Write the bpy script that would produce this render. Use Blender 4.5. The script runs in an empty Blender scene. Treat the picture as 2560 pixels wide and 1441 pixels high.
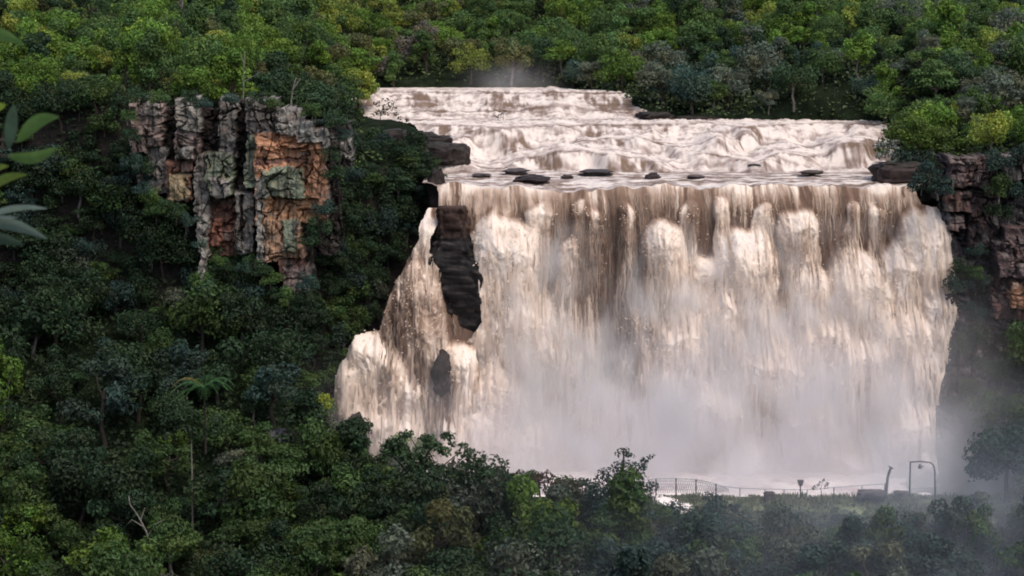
import bpy, math, random
import numpy as np
from mathutils import Vector

random.seed(7)
rng = np.random.default_rng(7)
scene = bpy.context.scene
COL = scene.collection

# ------------------------------------------------------------------ camera
CAM = np.array([0.0, 0.0, 48.0])
FPX = 5200.0
PITCH = math.radians(8.0)
cp, sp = math.cos(PITCH), math.sin(PITCH)


def at(px, py, Y):
    """world point seen at pixel (px,py) of the 2560x1441 photo at distance Y ahead"""
    x = (np.asarray(px, float) - 1280.0) / FPX
    y = -(np.asarray(py, float) - 720.5) / FPX
    dy = cp + y * sp
    dz = -sp + y * cp
    t = Y / dy
    return np.stack(np.broadcast_arrays(x * t, Y + 0 * t, CAM[2] + dz * t), -1)


def proj(P):
    P = np.asarray(P, float)
    X, Y, Z = P[..., 0], P[..., 1], P[..., 2] - CAM[2]
    f = Y * cp - Z * sp
    u = Y * sp + Z * cp
    return 1280 + FPX * X / f, 720.5 - FPX * u / f


cam_data = bpy.data.cameras.new('camera')
cam = bpy.data.objects.new('camera', cam_data)
COL.objects.link(cam)
cam.location = CAM
cam.rotation_euler = (math.radians(90) - PITCH, 0, 0)
cam_data.sensor_width = 36.0
cam_data.lens = FPX / 2560 * 36
cam_data.clip_start = 0.5
cam_data.clip_end = 5000
scene.camera = cam
cam_data.dof.use_dof = True
cam_data.dof.focus_distance = 190
cam_data.dof.aperture_fstop = 8

# ------------------------------------------------------------------ noise
_perm = rng.permutation(256)
_perm = np.concatenate([_perm, _perm, _perm])
_ang = rng.uniform(0, 2 * math.pi, 256)
_gx, _gy = np.cos(_ang), np.sin(_ang)


def perlin(x, y, seed=0):
    x = np.asarray(x, float) + seed * 17.37
    y = np.asarray(y, float) + seed * 9.71
    xi = np.floor(x).astype(int)
    yi = np.floor(y).astype(int)
    xf, yf = x - xi, y - yi
    xi &= 255
    yi &= 255
    u = xf * xf * xf * (xf * (xf * 6 - 15) + 10)
    v = yf * yf * yf * (yf * (yf * 6 - 15) + 10)

    def g(ix, iy, fx, fy):
        h = _perm[_perm[ix] + iy]
        return _gx[h] * fx + _gy[h] * fy
    n00 = g(xi, yi, xf, yf)
    n10 = g(xi + 1, yi, xf - 1, yf)
    n01 = g(xi, yi + 1, xf, yf - 1)
    n11 = g(xi + 1, yi + 1, xf - 1, yf - 1)
    return ((n00 * (1 - u) + n10 * u) * (1 - v) + (n01 * (1 - u) + n11 * u) * v) * 1.5


def fbm(x, y, seed=0, octv=4, gain=0.5):
    s, a, f = 0, 1.0, 1.0
    for k in range(octv):
        s = s + a * perlin(x * f, y * f, seed + k * 3)
        a *= gain
        f *= 2.03
    return s


def billow(x, y, seed=0, octv=4, gain=0.5):
    s, a, f = 0, 1.0, 1.0
    for k in range(octv):
        s = s + a * (np.abs(perlin(x * f, y * f, seed + k * 3)) * 2 - 0.5)
        a *= gain
        f *= 2.03
    return s


def sstep(a, b, x):
    t = np.clip((np.asarray(x, float) - a) / (b - a), 0, 1)
    return t * t * (3 - 2 * t)


def lerp(a, b, t):
    return a + (b - a) * t


def pinterp(x, pts):
    xs, ys = zip(*pts)
    return np.interp(x, xs, ys)


# ------------------------------------------------------------------ mesh helpers
def make_mesh(name, V, F, mat=None, cols=None, smooth=True):
    V = np.asarray(V, np.float32)
    F = np.asarray(F, np.int32)
    me = bpy.data.meshes.new(name)
    me.vertices.add(len(V))
    me.vertices.foreach_set('co', V.ravel())
    k = F.shape[1]
    me.loops.add(F.size)
    me.loops.foreach_set('vertex_index', F.ravel())
    me.polygons.add(len(F))
    me.polygons.foreach_set('loop_start', np.arange(0, F.size, k, dtype=np.int32))
    me.polygons.foreach_set('use_smooth', np.full(len(F), smooth, dtype=bool))
    me.update(calc_edges=True)
    if cols is not None:
        a = me.color_attributes.new('Col', 'FLOAT_COLOR', 'POINT')
        c = np.ones((len(V), 4), np.float32)
        c[:, :3] = cols
        a.data.foreach_set('color', c.ravel())
    if mat:
        me.materials.append(mat)
    return me


def link(name, me, parent=None):
    o = bpy.data.objects.new(name, me)
    COL.objects.link(o)
    if parent is not None:
        o.parent = parent
    return o


def tag(o, label=None, cat=None, group=None, kind=None):
    if label:
        o['label'] = label
    if cat:
        o['category'] = cat
    if group:
        o['group'] = group
    if kind:
        o['kind'] = kind
    return o


def empty(name, loc):
    o = bpy.data.objects.new(name, None)
    o.empty_display_size = 0.3
    COL.objects.link(o)
    o.location = [float(v) for v in loc]
    return o


def grid_faces(ny, nx, keep=None):
    i = np.arange(ny * nx).reshape(ny, nx)
    F = np.stack([i[:-1, :-1], i[:-1, 1:], i[1:, 1:], i[1:, :-1]], -1)
    if keep is not None:
        F = F[keep]
    return F.reshape(-1, 4)


def compact(V, F, C=None):
    u, inv = np.unique(F, return_inverse=True)
    return V[u], inv.reshape(F.shape), (C[u] if C is not None else None)


def tube(pts, rads, n=7):
    """tapered tube along pts; returns V,F"""
    pts = np.asarray(pts, float)
    V, F = [], []
    for i, p in enumerate(pts):
        d = pts[min(i + 1, len(pts) - 1)] - pts[max(i - 1, 0)]
        d = d / (np.linalg.norm(d) + 1e-9)
        a = np.cross(d, [0.31, 0.77, 0.1])
        a /= np.linalg.norm(a) + 1e-9
        b = np.cross(d, a)
        for k in range(n):
            t = 2 * math.pi * k / n
            V.append(p + rads[i] * (math.cos(t) * a + math.sin(t) * b))
    for i in range(len(pts) - 1):
        for k in range(n):
            F.append([i * n + k, i * n + (k + 1) % n, (i + 1) * n + (k + 1) % n, (i + 1) * n + k])
    m = len(V)
    V.append(pts[-1])
    for k in range(n):
        F.append([(len(pts) - 1) * n + k, (len(pts) - 1) * n + (k + 1) % n, m, m])
    V = np.array(V)
    F = [f for f in F]
    return V, np.array(F)


def join(parts):
    Vs, Fs, o = [], [], 0
    for V, F in parts:
        Vs.append(V)
        Fs.append(F + o)
        o += len(V)
    return np.concatenate(Vs), np.concatenate(Fs)


def make_poly_mesh(name, V, F, mat, smooth=True):
    """faces given as quads, with repeated last index for triangles"""
    me = bpy.data.meshes.new(name)
    faces = [tuple(dict.fromkeys(int(i) for i in f)) for f in F]
    me.from_pydata([tuple(map(float, v)) for v in V], [], faces)
    me.polygons.foreach_set('use_smooth', np.full(len(me.polygons), smooth, dtype=bool))
    me.update()
    if mat:
        me.materials.append(mat)
    return me


def box(x0, x1, y0, y1, z0, z1):
    V = np.array([[x, y, z] for z in (z0, z1) for y in (y0, y1) for x in (x0, x1)], float)
    F = np.array([[0, 2, 3, 1], [4, 5, 7, 6], [0, 1, 5, 4], [2, 6, 7, 3], [0, 4, 6, 2], [1, 3, 7, 5]])
    return V, F


def leaf_cloud(P, Nn, size, g, aspect=0.55):
    """one folded leaf blade (two quads -> 6 verts) per point"""
    n = len(P)
    a = g.normal(size=(n, 3))
    a -= Nn * (a * Nn).sum(1, keepdims=True)
    a /= np.linalg.norm(a, axis=1, keepdims=True) + 1e-9
    b = np.cross(Nn, a)
    s = size[:, None]
    L, W = a * s * 0.5, b * s * 0.5 * aspect
    up = Nn * s * 0.10
    V = np.stack([P - L, P + W - L * 0.1 + up, P + L, P - W - L * 0.1 + up], 1).reshape(-1, 3)
    F = np.arange(n * 4).reshape(n, 4)
    return V, F


# ------------------------------------------------------------------ materials
def new_mat(name):
    m = bpy.data.materials.new(name)
    m.use_nodes = True
    nt = m.node_tree
    nt.nodes.clear()
    out = nt.nodes.new('ShaderNodeOutputMaterial')
    return m, nt, out


def N(nt, t, **kw):
    n = nt.nodes.new(t)
    for k, v in kw.items():
        setattr(n, k, v)
    return n


def mixrgb(nt, a, b, fac, mode='MIX'):
    n = N(nt, 'ShaderNodeMix', data_type='RGBA', blend_type=mode)
    for sock, v in ((n.inputs[6], a), (n.inputs[7], b), (n.inputs[0], fac)):
        if hasattr(v, 'links'):
            nt.links.new(v, sock)
        elif isinstance(v, (int, float)):
            sock.default_value = v
        else:
            sock.default_value = (*v, 1) if len(v) == 3 else v
    return n.outputs[2]


def noise_tex(nt, scale, detail=4, rough=0.55, vec=None):
    n = N(nt, 'ShaderNodeTexNoise')
    n.inputs['Scale'].default_value = scale
    n.inputs['Detail'].default_value = detail
    n.inputs['Roughness'].default_value = rough
    if vec is not None:
        nt.links.new(vec, n.inputs['Vector'])
    return n.outputs['Fac']


def maprange(nt, v, a, b, c, d):
    n = N(nt, 'ShaderNodeMapRange')
    nt.links.new(v, n.inputs[0])
    for i, x in enumerate((a, b, c, d)):
        n.inputs[i + 1].default_value = x
    return n.outputs[0]


def mat_attr(name, rough=0.8, spec=0.2, noise=None, bump=None, translucent=0):
    """surface whose colour is the mesh's Col attribute, broken up by noise"""
    m, nt, out = new_mat(name)
    a = N(nt, 'ShaderNodeAttribute', attribute_name='Col')
    c = a.outputs['Color']
    geo = N(nt, 'ShaderNodeNewGeometry')
    if noise:
        f = noise_tex(nt, noise[0], 5, 0.6, geo.outputs['Position'])
        f = maprange(nt, f, 0.3, 0.7, noise[1], noise[2])
        n = N(nt, 'ShaderNodeVectorMath', operation='SCALE')
        nt.links.new(c, n.inputs[0])
        nt.links.new(f, n.inputs[3])
        c = n.outputs[0]
    b = N(nt, 'ShaderNodeBsdfPrincipled')
    nt.links.new(c, b.inputs['Base Color'])
    b.inputs['Roughness'].default_value = rough
    b.inputs['Specular IOR Level'].default_value = spec
    if bump:
        f = noise_tex(nt, bump[0], 6, 0.65, geo.outputs['Position'])
        bn = N(nt, 'ShaderNodeBump')
        bn.inputs['Strength'].default_value = bump[1]
        bn.inputs['Distance'].default_value = bump[2]
        nt.links.new(f, bn.inputs['Height'])
        nt.links.new(bn.outputs[0], b.inputs['Normal'])
    nt.links.new(b.outputs[0], out.inputs['Surface'])
    return m


def mat_plain(name, col, rough=0.8, spec=0.2, nscale=3.0, lo=0.7, hi=1.25):
    m, nt, out = new_mat(name)
    geo = N(nt, 'ShaderNodeNewGeometry')
    f = noise_tex(nt, nscale, 5, 0.6, geo.outputs['Position'])
    f = maprange(nt, f, 0.3, 0.7, lo, hi)
    n = N(nt, 'ShaderNodeVectorMath', operation='SCALE')
    n.inputs[0].default_value = col
    nt.links.new(f, n.inputs[3])
    b = N(nt, 'ShaderNodeBsdfPrincipled')
    nt.links.new(n.outputs[0], b.inputs['Base Color'])
    b.inputs['Roughness'].default_value = rough
    b.inputs['Specular IOR Level'].default_value = spec
    nt.links.new(b.outputs[0], out.inputs['Surface'])
    return m


def mat_leaf(name, use_obj=True):
    """leaf colour = object colour x the mesh's clump tint x a jitter for each leaf"""
    m, nt, out = new_mat(name)
    a = N(nt, 'ShaderNodeAttribute', attribute_name='Col')
    c = a.outputs['Color']
    geo = N(nt, 'ShaderNodeNewGeometry')
    if use_obj:
        oi = N(nt, 'ShaderNodeObjectInfo')
        c = mixrgb(nt, c, oi.outputs['Color'], 1.0, 'MULTIPLY')
    f = maprange(nt, geo.outputs['Random Per Island'], 0, 1, 0.6, 1.4)
    n = N(nt, 'ShaderNodeVectorMath', operation='SCALE')
    nt.links.new(c, n.inputs[0])
    nt.links.new(f, n.inputs[3])
    c = n.outputs[0]
    b = N(nt, 'ShaderNodeBsdfPrincipled')
    nt.links.new(c, b.inputs['Base Color'])
    b.inputs['Roughness'].default_value = 0.55
    b.inputs['Specular IOR Level'].default_value = 0.25
    t = N(nt, 'ShaderNodeBsdfTranslucent')
    nt.links.new(c, t.inputs['Color'])
    ms = N(nt, 'ShaderNodeMixShader')
    ms.inputs[0].default_value = 0.3
    nt.links.new(b.outputs[0], ms.inputs[1])
    nt.links.new(t.outputs[0], ms.inputs[2])
    nt.links.new(ms.outputs[0], out.inputs['Surface'])
    return m


M_WATER = mat_attr('foaming_muddy_water', rough=0.9, spec=0.06, noise=(1.6, 0.93, 1.06))
def mat_foam():
    m, nt, out = new_mat('flying_foam')
    a = N(nt, 'ShaderNodeAttribute', attribute_name='Col')
    d = N(nt, 'ShaderNodeBsdfDiffuse')
    t = N(nt, 'ShaderNodeBsdfTranslucent')
    nt.links.new(a.outputs['Color'], d.inputs['Color'])
    nt.links.new(a.outputs['Color'], t.inputs['Color'])
    ms = N(nt, 'ShaderNodeMixShader')
    ms.inputs[0].default_value = 0.4
    nt.links.new(d.outputs[0], ms.inputs[1])
    nt.links.new(t.outputs[0], ms.inputs[2])
    nt.links.new(ms.outputs[0], out.inputs['Surface'])
    return m


M_FOAM = mat_foam()
M_WETROCK = mat_attr('wet_rock', rough=0.65, spec=0.2, noise=(1.8, 0.55, 1.4), bump=(3.0, 0.6, 0.25))
M_ROCK = mat_attr('sandstone', rough=0.9, spec=0.15, noise=(1.8, 0.55, 1.4), bump=(3.0, 0.7, 0.25))
M_TERRAIN = mat_attr('forest_floor', rough=0.95, spec=0.05, noise=(0.8, 0.5, 1.5), bump=(1.5, 0.8, 0.4))
M_LEAF = mat_leaf('leaves')
M_LEAF_MASS = mat_leaf('leaves_of_mass', use_obj=False)
M_BARK = mat_plain('bark', (0.05, 0.042, 0.035), 0.9, 0.1, 4)
M_PALEBARK = mat_plain('pale_bark', (0.17, 0.155, 0.135), 0.9, 0.1, 3)
M_IRON = mat_plain('dark_iron', (0.09, 0.08, 0.085), 0.6, 0.3, 6)
M_NET = mat_plain('grey_netting', (0.42, 0.42, 0.43), 0.7, 0.2, 5, 0.8, 1.15)

# ------------------------------------------------------------------ terrain
LIPY = 200.0
XL_PTS = [(198, -7.2), (214, -7.2), (216, -5.0), (222, -6.5), (232, -11), (238, -16), (250, -20), (260, -21)]
XR_PTS = [(198, 39.5), (214, 39), (226, 40), (233, 41), (235.5, 31), (237, 16), (246, 13), (256, 7), (260, 6)]


def river_z(Y):
    return pinterp(Y, [(198, 30.0), (200, 30.05), (211, 30.55), (214, 31.0), (217, 31.2), (221, 32.1), (225, 32.4), (229, 33.1),
                       (233, 33.45), (238, 33.75), (242, 34.2), (249, 35.3), (254, 35.9), (258, 36.05), (264, 36.1)])


def terrain(X, Y):
    X = np.asarray(X, float)
    Y = np.asarray(Y, float)
    # lower ground, in three profiles from the viewpoint to the foot of the walls
    near = [(-60, 47), (0, 46.4), (7, 44.4), (30, 34), (60, 20), (100, 3), (130, -3)]
    zl = pinterp(Y, near + [(142, -3), (152, 0), (160, 3), (170, 6), (178, 10), (186, 15), (191, 19.5), (196, 22), (210, 22)])
    zv = pinterp(Y, near + [(142, -2.5), (152, 0), (160, 1.6), (168, 2.9), (173.5, 4.3), (176.5, 4.7), (178, 4.6), (179.5, 3.0), (210, 2.8)])
    zr = pinterp(Y, near + [(142, -2), (152, 1), (160, 3.5), (168, 5), (176, 6.2), (182, 9), (190, 15), (196, 17), (210, 17)])
    sh = sstep(166, 184, Y)
    wl = 1 - sstep(lerp(-21, -21.5, sh), lerp(-5, -15.0, sh), X)
    wr = sstep(40.5, 50, X)
    low = lerp(lerp(zv, zl, wl), zr, wr)
    # a low sandy bank beside the left outlet
    # the plateau
    d = np.maximum(Y - 198, 0)
    pl = 37.4 + 0.12 * d
    pr = 32.6 + 0.14 * d
    rz = river_z(Y)
    pc = np.where(Y < 258, rz + 0.8, 36.9 + 0.2 * np.maximum(Y - 258, 0))
    wl2 = 1 - sstep(-30, -17, X)
    wr2 = sstep(38, 52, X + sstep(232, 238, Y) * 14)
    plat = lerp(lerp(pc, pl, wl2), pr, wr2)
    back = sstep(258, 300, Y)
    plat = lerp(plat, 37.5 + 0.2 * np.maximum(Y - 258, 0), back * 0.6)
    # river bed
    xl, xr = pinterp(Y, XL_PTS), pinterp(Y, XR_PTS)
    inr = sstep(-1.0, 1.2, X - xl) * sstep(-1.0, 1.2, xr - X) * (1 - sstep(257.5, 261, Y))
    plat = lerp(plat, np.minimum(plat, rz - 2.2), inr)
    r0 = pinterp(X, [(-60, 193), (-19, 193), (-15, 195.5), (-9, 199.5), (-6, 200.6), (40, 200.6), (43, 195), (60, 194)])
    w = 4.2
    k = sstep(0, w, Y - r0)
    # dark gorge wall left of the falls leans back
    lean = sstep(-21, -16, X) * (1 - sstep(-9, -7, X))
    k = lerp(k, sstep(-3.5, 7.5, Y - r0), lean)
    z = lerp(low, plat, k)
    rough = 0.5 * fbm(X / 9, Y / 9, 5, 3) * sstep(20, 60, Y) * (1 - inr) * (1 - 0.8 * sstep(171, 174, Y) * (1 - sstep(177.5, 180, Y)) * (1 - wl))
    far = pinterp(Y, [(0, 0), (330, 0), (600, 20), (2000, 60), (4000, 90)])
    return z + rough + far


def ray_hit(px, py, y0=120.0, y1=320.0, n=1200):
    Ys = np.linspace(y0, y1, n)
    P = at(px, py, Ys)
    below = P[:, 2] < terrain(P[:, 0], Ys)
    i = int(np.argmax(below))
    return P[i] if below.any() else None


def build_terrain():
    ys = np.concatenate([np.linspace(-60, 130, 50), np.arange(131, 310, 0.75), np.linspace(312, 420, 40), np.geomspace(430, 4200, 30)])
    xs = np.concatenate([-np.geomspace(3000, 92, 22), np.arange(-90, 90.1, 0.75), np.geomspace(92, 3000, 22)])
    X, Y = np.meshgrid(xs, ys)
    Z = terrain(X, Y)
    V = np.stack([X, Y, Z], -1).reshape(-1, 3)
    # soil, moss and grass
    g = fbm(X / 3, Y / 3, 21, 4)
    base = np.array([0.012, 0.018, 0.009])
    grass = np.array([0.15, 0.17, 0.09])
    c = base * (1 + 0.5 * g[..., None])
    onter = sstep(168, 173, Y) * (1 - sstep(178.5, 180, Y)) * sstep(8, 14, X) * (1 - sstep(46, 52, X))
    c = lerp(c, grass * (1 + 0.5 * g[..., None]), (onter * sstep(-0.5, 0.4, g + 0.4))[..., None])
    steep = sstep(0, 1, np.abs(np.gradient(Z, axis=0)) / 1.2) * (Y > 190) * (Y < 206)
    c = lerp(c, np.array([0.02, 0.018, 0.016]), np.clip(steep, 0, 1)[..., None])
    me = make_mesh('terrain', V, grid_faces(*X.shape), M_TERRAIN, np.clip(c, 0.004, 1).reshape(-1, 3))
    tag(link('terrain', me), kind='structure')


build_terrain()

# ------------------------------------------------------------------ water
CREAM = np.array([0.78, 0.66, 0.555])
WHITE = np.array([0.82, 0.745, 0.71])
BROWN = np.array([0.25, 0.172, 0.125])
DKBROWN = np.array([0.15, 0.095, 0.07])
TAN = np.array([0.45, 0.335, 0.262])
GREYW = np.array([0.42, 0.34, 0.33])


def smax(a, b, k):
    h = np.clip(0.5 + 0.5 * (a - b) / k, 0, 1)
    return b + (a - b) * h + k * h * (1 - h)


def puff(x, y, seed, octv=3, gain=0.5):
    """rounded lobes with soft creases between them, about 0..1"""
    t, a, f = 0, 1.0, 1.0
    for k in range(octv):
        p = perlin(x * f, y * f, seed + k * 3)
        t = t + a * np.sqrt(p * p + 0.006) * 1.6
        a *= gain
        f *= 2.1
    return t


def edge_z(X):
    """height of the water where it goes over the lip"""
    return 30.0 - 0.10 * sstep(-4, 8, X) + 0.42 * fbm(X / 3.6, X * 0 + 0.5, 401, 4) + 0.10 * fbm(X / .8, X * 0 + .2, 405, 2) - 0.5 * np.exp(-((X - 6) / 8) ** 2)


def sheet(name, x0, x1, y1, step, D0, left, right, plumes, browns, lip_fn, baseout, label, height=780, bias=None, nstrand=3200, nclot=12000):
    """a falling sheet of water in the plane Y=D0, pushed out towards the viewer by the plumes"""
    px = np.arange(x0, x1 + step, step)
    lip1 = lip_fn(px)
    nrow = int(height / step)
    v = np.linspace(0, 1, nrow)
    PX = np.broadcast_to(px, (nrow, len(px))).copy()
    lip = np.broadcast_to(lip1, PX.shape)
    PY = lip + v[:, None] * (y1 - lip)
    W = at(PX, PY, D0)
    t = np.clip((PY - lip) / 780, 0, 1)
    wx = 14 * fbm(PX / 130, PY / 210, 31, 2) + 5 * fbm(PX / 36, PY / 60, 35, 2)
    wy = 24 * fbm(PX / 80, PY / 190, 41, 2)
    qx, qy = PX + wx, PY + wy
    base = baseout(t)
    out = base.copy()
    cover = np.zeros_like(out)
    head = np.zeros_like(out)
    for (xc, yt, w, A, g) in plumes:
        s0 = qy - yt
        ww = w + g * np.maximum(s0, 0)
        dx = (qx - xc) / ww
        cyl = np.sqrt(np.clip(1 - dx * dx, 0, 1))
        s = s0 - 0.75 * w * (1 - cyl)
        rise = np.sqrt(np.clip(s / (0.9 * w), 0, 1)) * (1 - 0.45 * np.clip(s / 420, 0, 1))
        p = 1.55 * A * rise * cyl ** 0.7
        out = smax(out, base + p, 0.18)
        cover = np.maximum(cover, np.clip(np.sqrt(np.clip(s / (0.5 * w), 0, 1)) * 1.2, 0, 1) * np.clip(cyl * 1.7, 0, 1))
        head = np.maximum(head, np.clip(s / (0.25 * w), 0, 1) * (1 - np.clip(s / (2.4 * w), 0, 1)) * cyl)
    top = 1 - sstep(10, 120, PY - lip)
    strand = fbm(qx / 9, PY / 120, 51, 3)
    strand2 = fbm(PX / 26 + wx / 60, PY / 230, 57, 3)
    strand3 = fbm(PX / 62 + wx / 90, PY / 300, 59, 2)
    pf = puff(qx / 64, qy / 150, 61, 2, 0.5)
    pf2 = puff(qx / 24, qy / 40, 71, 2, 0.5)
    soft = 1 - 0.6 * sstep(0.5, 0.95, t)
    out = out + (0.10 * strand * (0.3 + 0.7 * top) + 0.24 * strand2) * (1 - .5 * sstep(.5, .9, t)) + soft * (1 - top * (1 - cover)) * (0.30 * pf + 0.30 * pf2 * (0.10 + 0.90 * head)) * (0.25 + 0.75 * cover)
    round_ = np.sqrt(np.clip((PY - lip) / 20, 0, 1)) * 0.5 + 0.5 * sstep(0, 60, PY - lip)
    spat = fbm(PX / 7 + wx / 8, PY / 11 + wy / 12, 311, 3)
    web = 1 - sstep(0.0, 0.22, np.abs(perlin(PX / 13 + wx / 10, PY / 19 + wy / 16, 317)))
    out = out * round_
    P = W.copy()
    P[..., 1] -= out
    # muddy thin water against creamy foam
    mott = fbm(qx / 30, qy / 52, 301, 4)
    foam_top = 0.56 + 0.55 * strand2 + 0.50 * strand + 0.95 * strand3
    foam_low = 0.20 + 0.58 * cover + 0.38 * head + 0.16 * strand2 + 0.03 * strand + 0.06 * (pf - 0.5) + 0.34 * mott
    foam = lerp(foam_low, foam_top, np.clip(top * (1 - 0.8 * cover), 0, 1))
    foam = lerp(foam, np.maximum(foam, 0.72 + 0.2 * mott), sstep(0.55, 0.85, t) * 0.85)
    gap = np.clip(1 - 1.5 * cover, 0, 1) * (1 - sstep(.35, .6, t)) * sstep(20, 70, PY - lip)
    foam = foam - 0.30 * gap
    foam = foam + (0.13 * spat + 0.10 * web) * (1 - 0.75 * sstep(.45, .8, t)) * (1 - .6 * top)
    if bias is not None:
        foam = foam + bias(PX, PY)
    foam = np.clip(foam, 0, 1)
    for (bx, by, rx, ry, st) in browns:
        m = np.exp(-(((PX + wx * 1.2 - bx) / rx) ** 2 + ((PY + wy * 0.8 - by) / ry) ** 2) ** 1.3)
        m = m * np.clip(0.80 + 1.0 * strand2 + 0.45 * mott + 0.45 * strand, 0, 1.1)
        foam = np.clip(foam * (1 - st * m) + 0.30 * st * m * web * (1 - top), 0, 1)
    c = lerp(DKBROWN, BROWN, sstep(0.0, 0.28, foam)[..., None])
    c = lerp(c, TAN, sstep(0.18, 0.50, foam)[..., None])
    c = lerp(c, CREAM, sstep(0.42, 0.80, foam)[..., None])
    wh = sstep(0.5, 0.95, t) * 0.8 + 0.35 * sstep(0.8, 1, foam)
    c = lerp(c, WHITE, np.clip(wh, 0, 1)[..., None] * sstep(0.5, 0.8, foam)[..., None])
    e = 6 * fbm(PX / 30, PY / 60, 81, 3)
    keep = (PX > left(PY) + e) & (PX < right(PY) + e)
    kf = keep[:-1, :-1] & keep[1:, 1:] & keep[1:, :-1] & keep[:-1, 1:]
    V, F, C = compact(P.reshape(-1, 3), grid_faces(*PX.shape, keep=kf), c.reshape(-1, 3))
    me = make_mesh(name, V, F, M_WATER, np.clip(C, 0.02, 0.92))
    o = link(name, me)
    tag(o, label, None, None, 'structure')
    # torn strands of falling water and flying clots of foam in front of the sheet
    g = np.random.default_rng(len(name) * 31)
    nc = len(px)
    m = int(nstrand * 3)
    col_i = g.integers(2, nc - 2, m)
    row_i = (g.random(m) * (nrow - 30)).astype(int) + 2
    L = (g.uniform(12, 62, m) * (0.6 + 0.6 * g.random(m))).astype(int)
    ok = keep[row_i, col_i] & keep[np.minimum(row_i + L, nrow - 1), col_i]
    tt = t[row_i, col_i]
    ok &= (cover[np.minimum(row_i + L, nrow - 1), col_i] - cover[row_i, col_i]) < .3
    ok &= g.random(m) < (1 - 0.75 * sstep(.55, .9, tt)) * (1 - .85 * np.clip(head[row_i, col_i] * 1.6, 0, 1))
    col_i, row_i, L = col_i[ok][:nstrand], row_i[ok][:nstrand], L[ok][:nstrand]
    m = len(col_i)
    cv = cover[row_i, col_i]
    off = 0.55 * g.random(m) ** 1.8 * (0.25 + 0.75 * cv) * (0.5 + 0.9 * sstep(0.05, .3, t[row_i, col_i]))
    wd = g.uniform(.025, .09, m) * (1 + 1.0 * sstep(.1, .5, t[row_i, col_i]))
    th = g.normal(0, .6, m)
    wob = g.normal(0, .10, m)
    K = 6
    SV = np.zeros((m, K, 2, 3))
    for k in range(K):
        q = k / (K - 1)
        r = np.minimum(row_i + (L * q).astype(int), nrow - 1)
        p = P[r, col_i].copy()
        p[:, 1] -= 0.04 + off * (0.35 + 0.65 * math.sin(math.pi * q))
        p[:, 0] += wob * math.sin(3 * q) + 0.05 * g.normal(size=m)
        w_ = wd * (math.sin(math.pi * (0.08 + .84 * q)) ** .8)
        tg = P[r, np.minimum(col_i + 3, nc - 1)] - P[r, np.maximum(col_i - 3, 0)]
        tg[:, 1] = np.clip(tg[:, 1], -.5, .5) + 0.10 * th
        d = tg / (np.linalg.norm(tg, axis=1, keepdims=True) + 1e-6) * w_[:, None]
        SV[:, k, 0] = p - d
        SV[:, k, 1] = p + d
    base_i = (np.arange(m) * K * 2)[:, None, None]
    kk = np.arange(K - 1)[None, :, None] * 2
    SF = (base_i + kk + np.array([0, 1, 3, 2])[None, None, :]).reshape(-1, 4)
    cl = c[row_i, col_i]
    bright = lerp(CREAM, WHITE, (g.random(m) * sstep(.2, .7, t[row_i, col_i]))[:, None])
    fl = foam[row_i, col_i]
    pale = g.random(m) < (0.25 + 0.5 * fl)
    mixf = np.where(pale, g.uniform(.25, .9, m) * (.35 + .65 * fl), g.uniform(0, .15, m))
    SC = lerp(cl, bright, mixf[:, None]) * g.uniform(.9, 1.08, m)[:, None]
    dark = (~pale) & (g.random(m) < .30 * (1 - .6 * fl))
    SC = np.where(dark[:, None], lerp(SC, BROWN, .55), SC)
    SC = np.repeat(SC, K * 2, 0)
    m2 = int(nclot * 3)
    ci = g.integers(2, nc - 2, m2)
    ri = (g.random(m2) * (nrow - 4)).astype(int) + 2
    okk = keep[ri, ci] & (g.random(m2) < np.clip(0.04 + 1.2 * head[ri, ci], 0, 1) * (1 - top[ri, ci] * (1 - cover[ri, ci])))
    ci, ri = ci[okk][:nclot], ri[okk][:nclot]
    m2 = len(ci)
    p = P[ri, ci].copy()
    hh = head[ri, ci]
    p[:, 1] -= 0.05 + g.random(m2) ** 2 * (0.5 + 0.9 * hh)
    p[:, 2] += g.normal(0, .18, m2) + .25 * hh * g.random(m2)
    p[:, 0] += g.normal(0, .18, m2)
    nn = g.normal(size=(m2, 3)) * .25 + np.array([0, -.7, .7])
    nn /= np.linalg.norm(nn, axis=1, keepdims=True)
    CV, CF = leaf_cloud(p, nn, g.uniform(.08, .24, m2), g, .8)
    CC = np.repeat(lerp(c[ri, ci], CREAM, g.uniform(.5, 1, m2)[:, None]) * g.uniform(.92, 1.05, m2)[:, None], 4, 0)
    AV = np.concatenate([SV.reshape(-1, 3), CV])
    AF = np.concatenate([SF, CF + len(SV.reshape(-1, 3))])
    link('foam', make_mesh(name + '_foam', AV, AF, M_FOAM, np.clip(np.concatenate([SC, CC]), .02, .92)), o)['kind'] = 'stuff'
    return o


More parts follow.
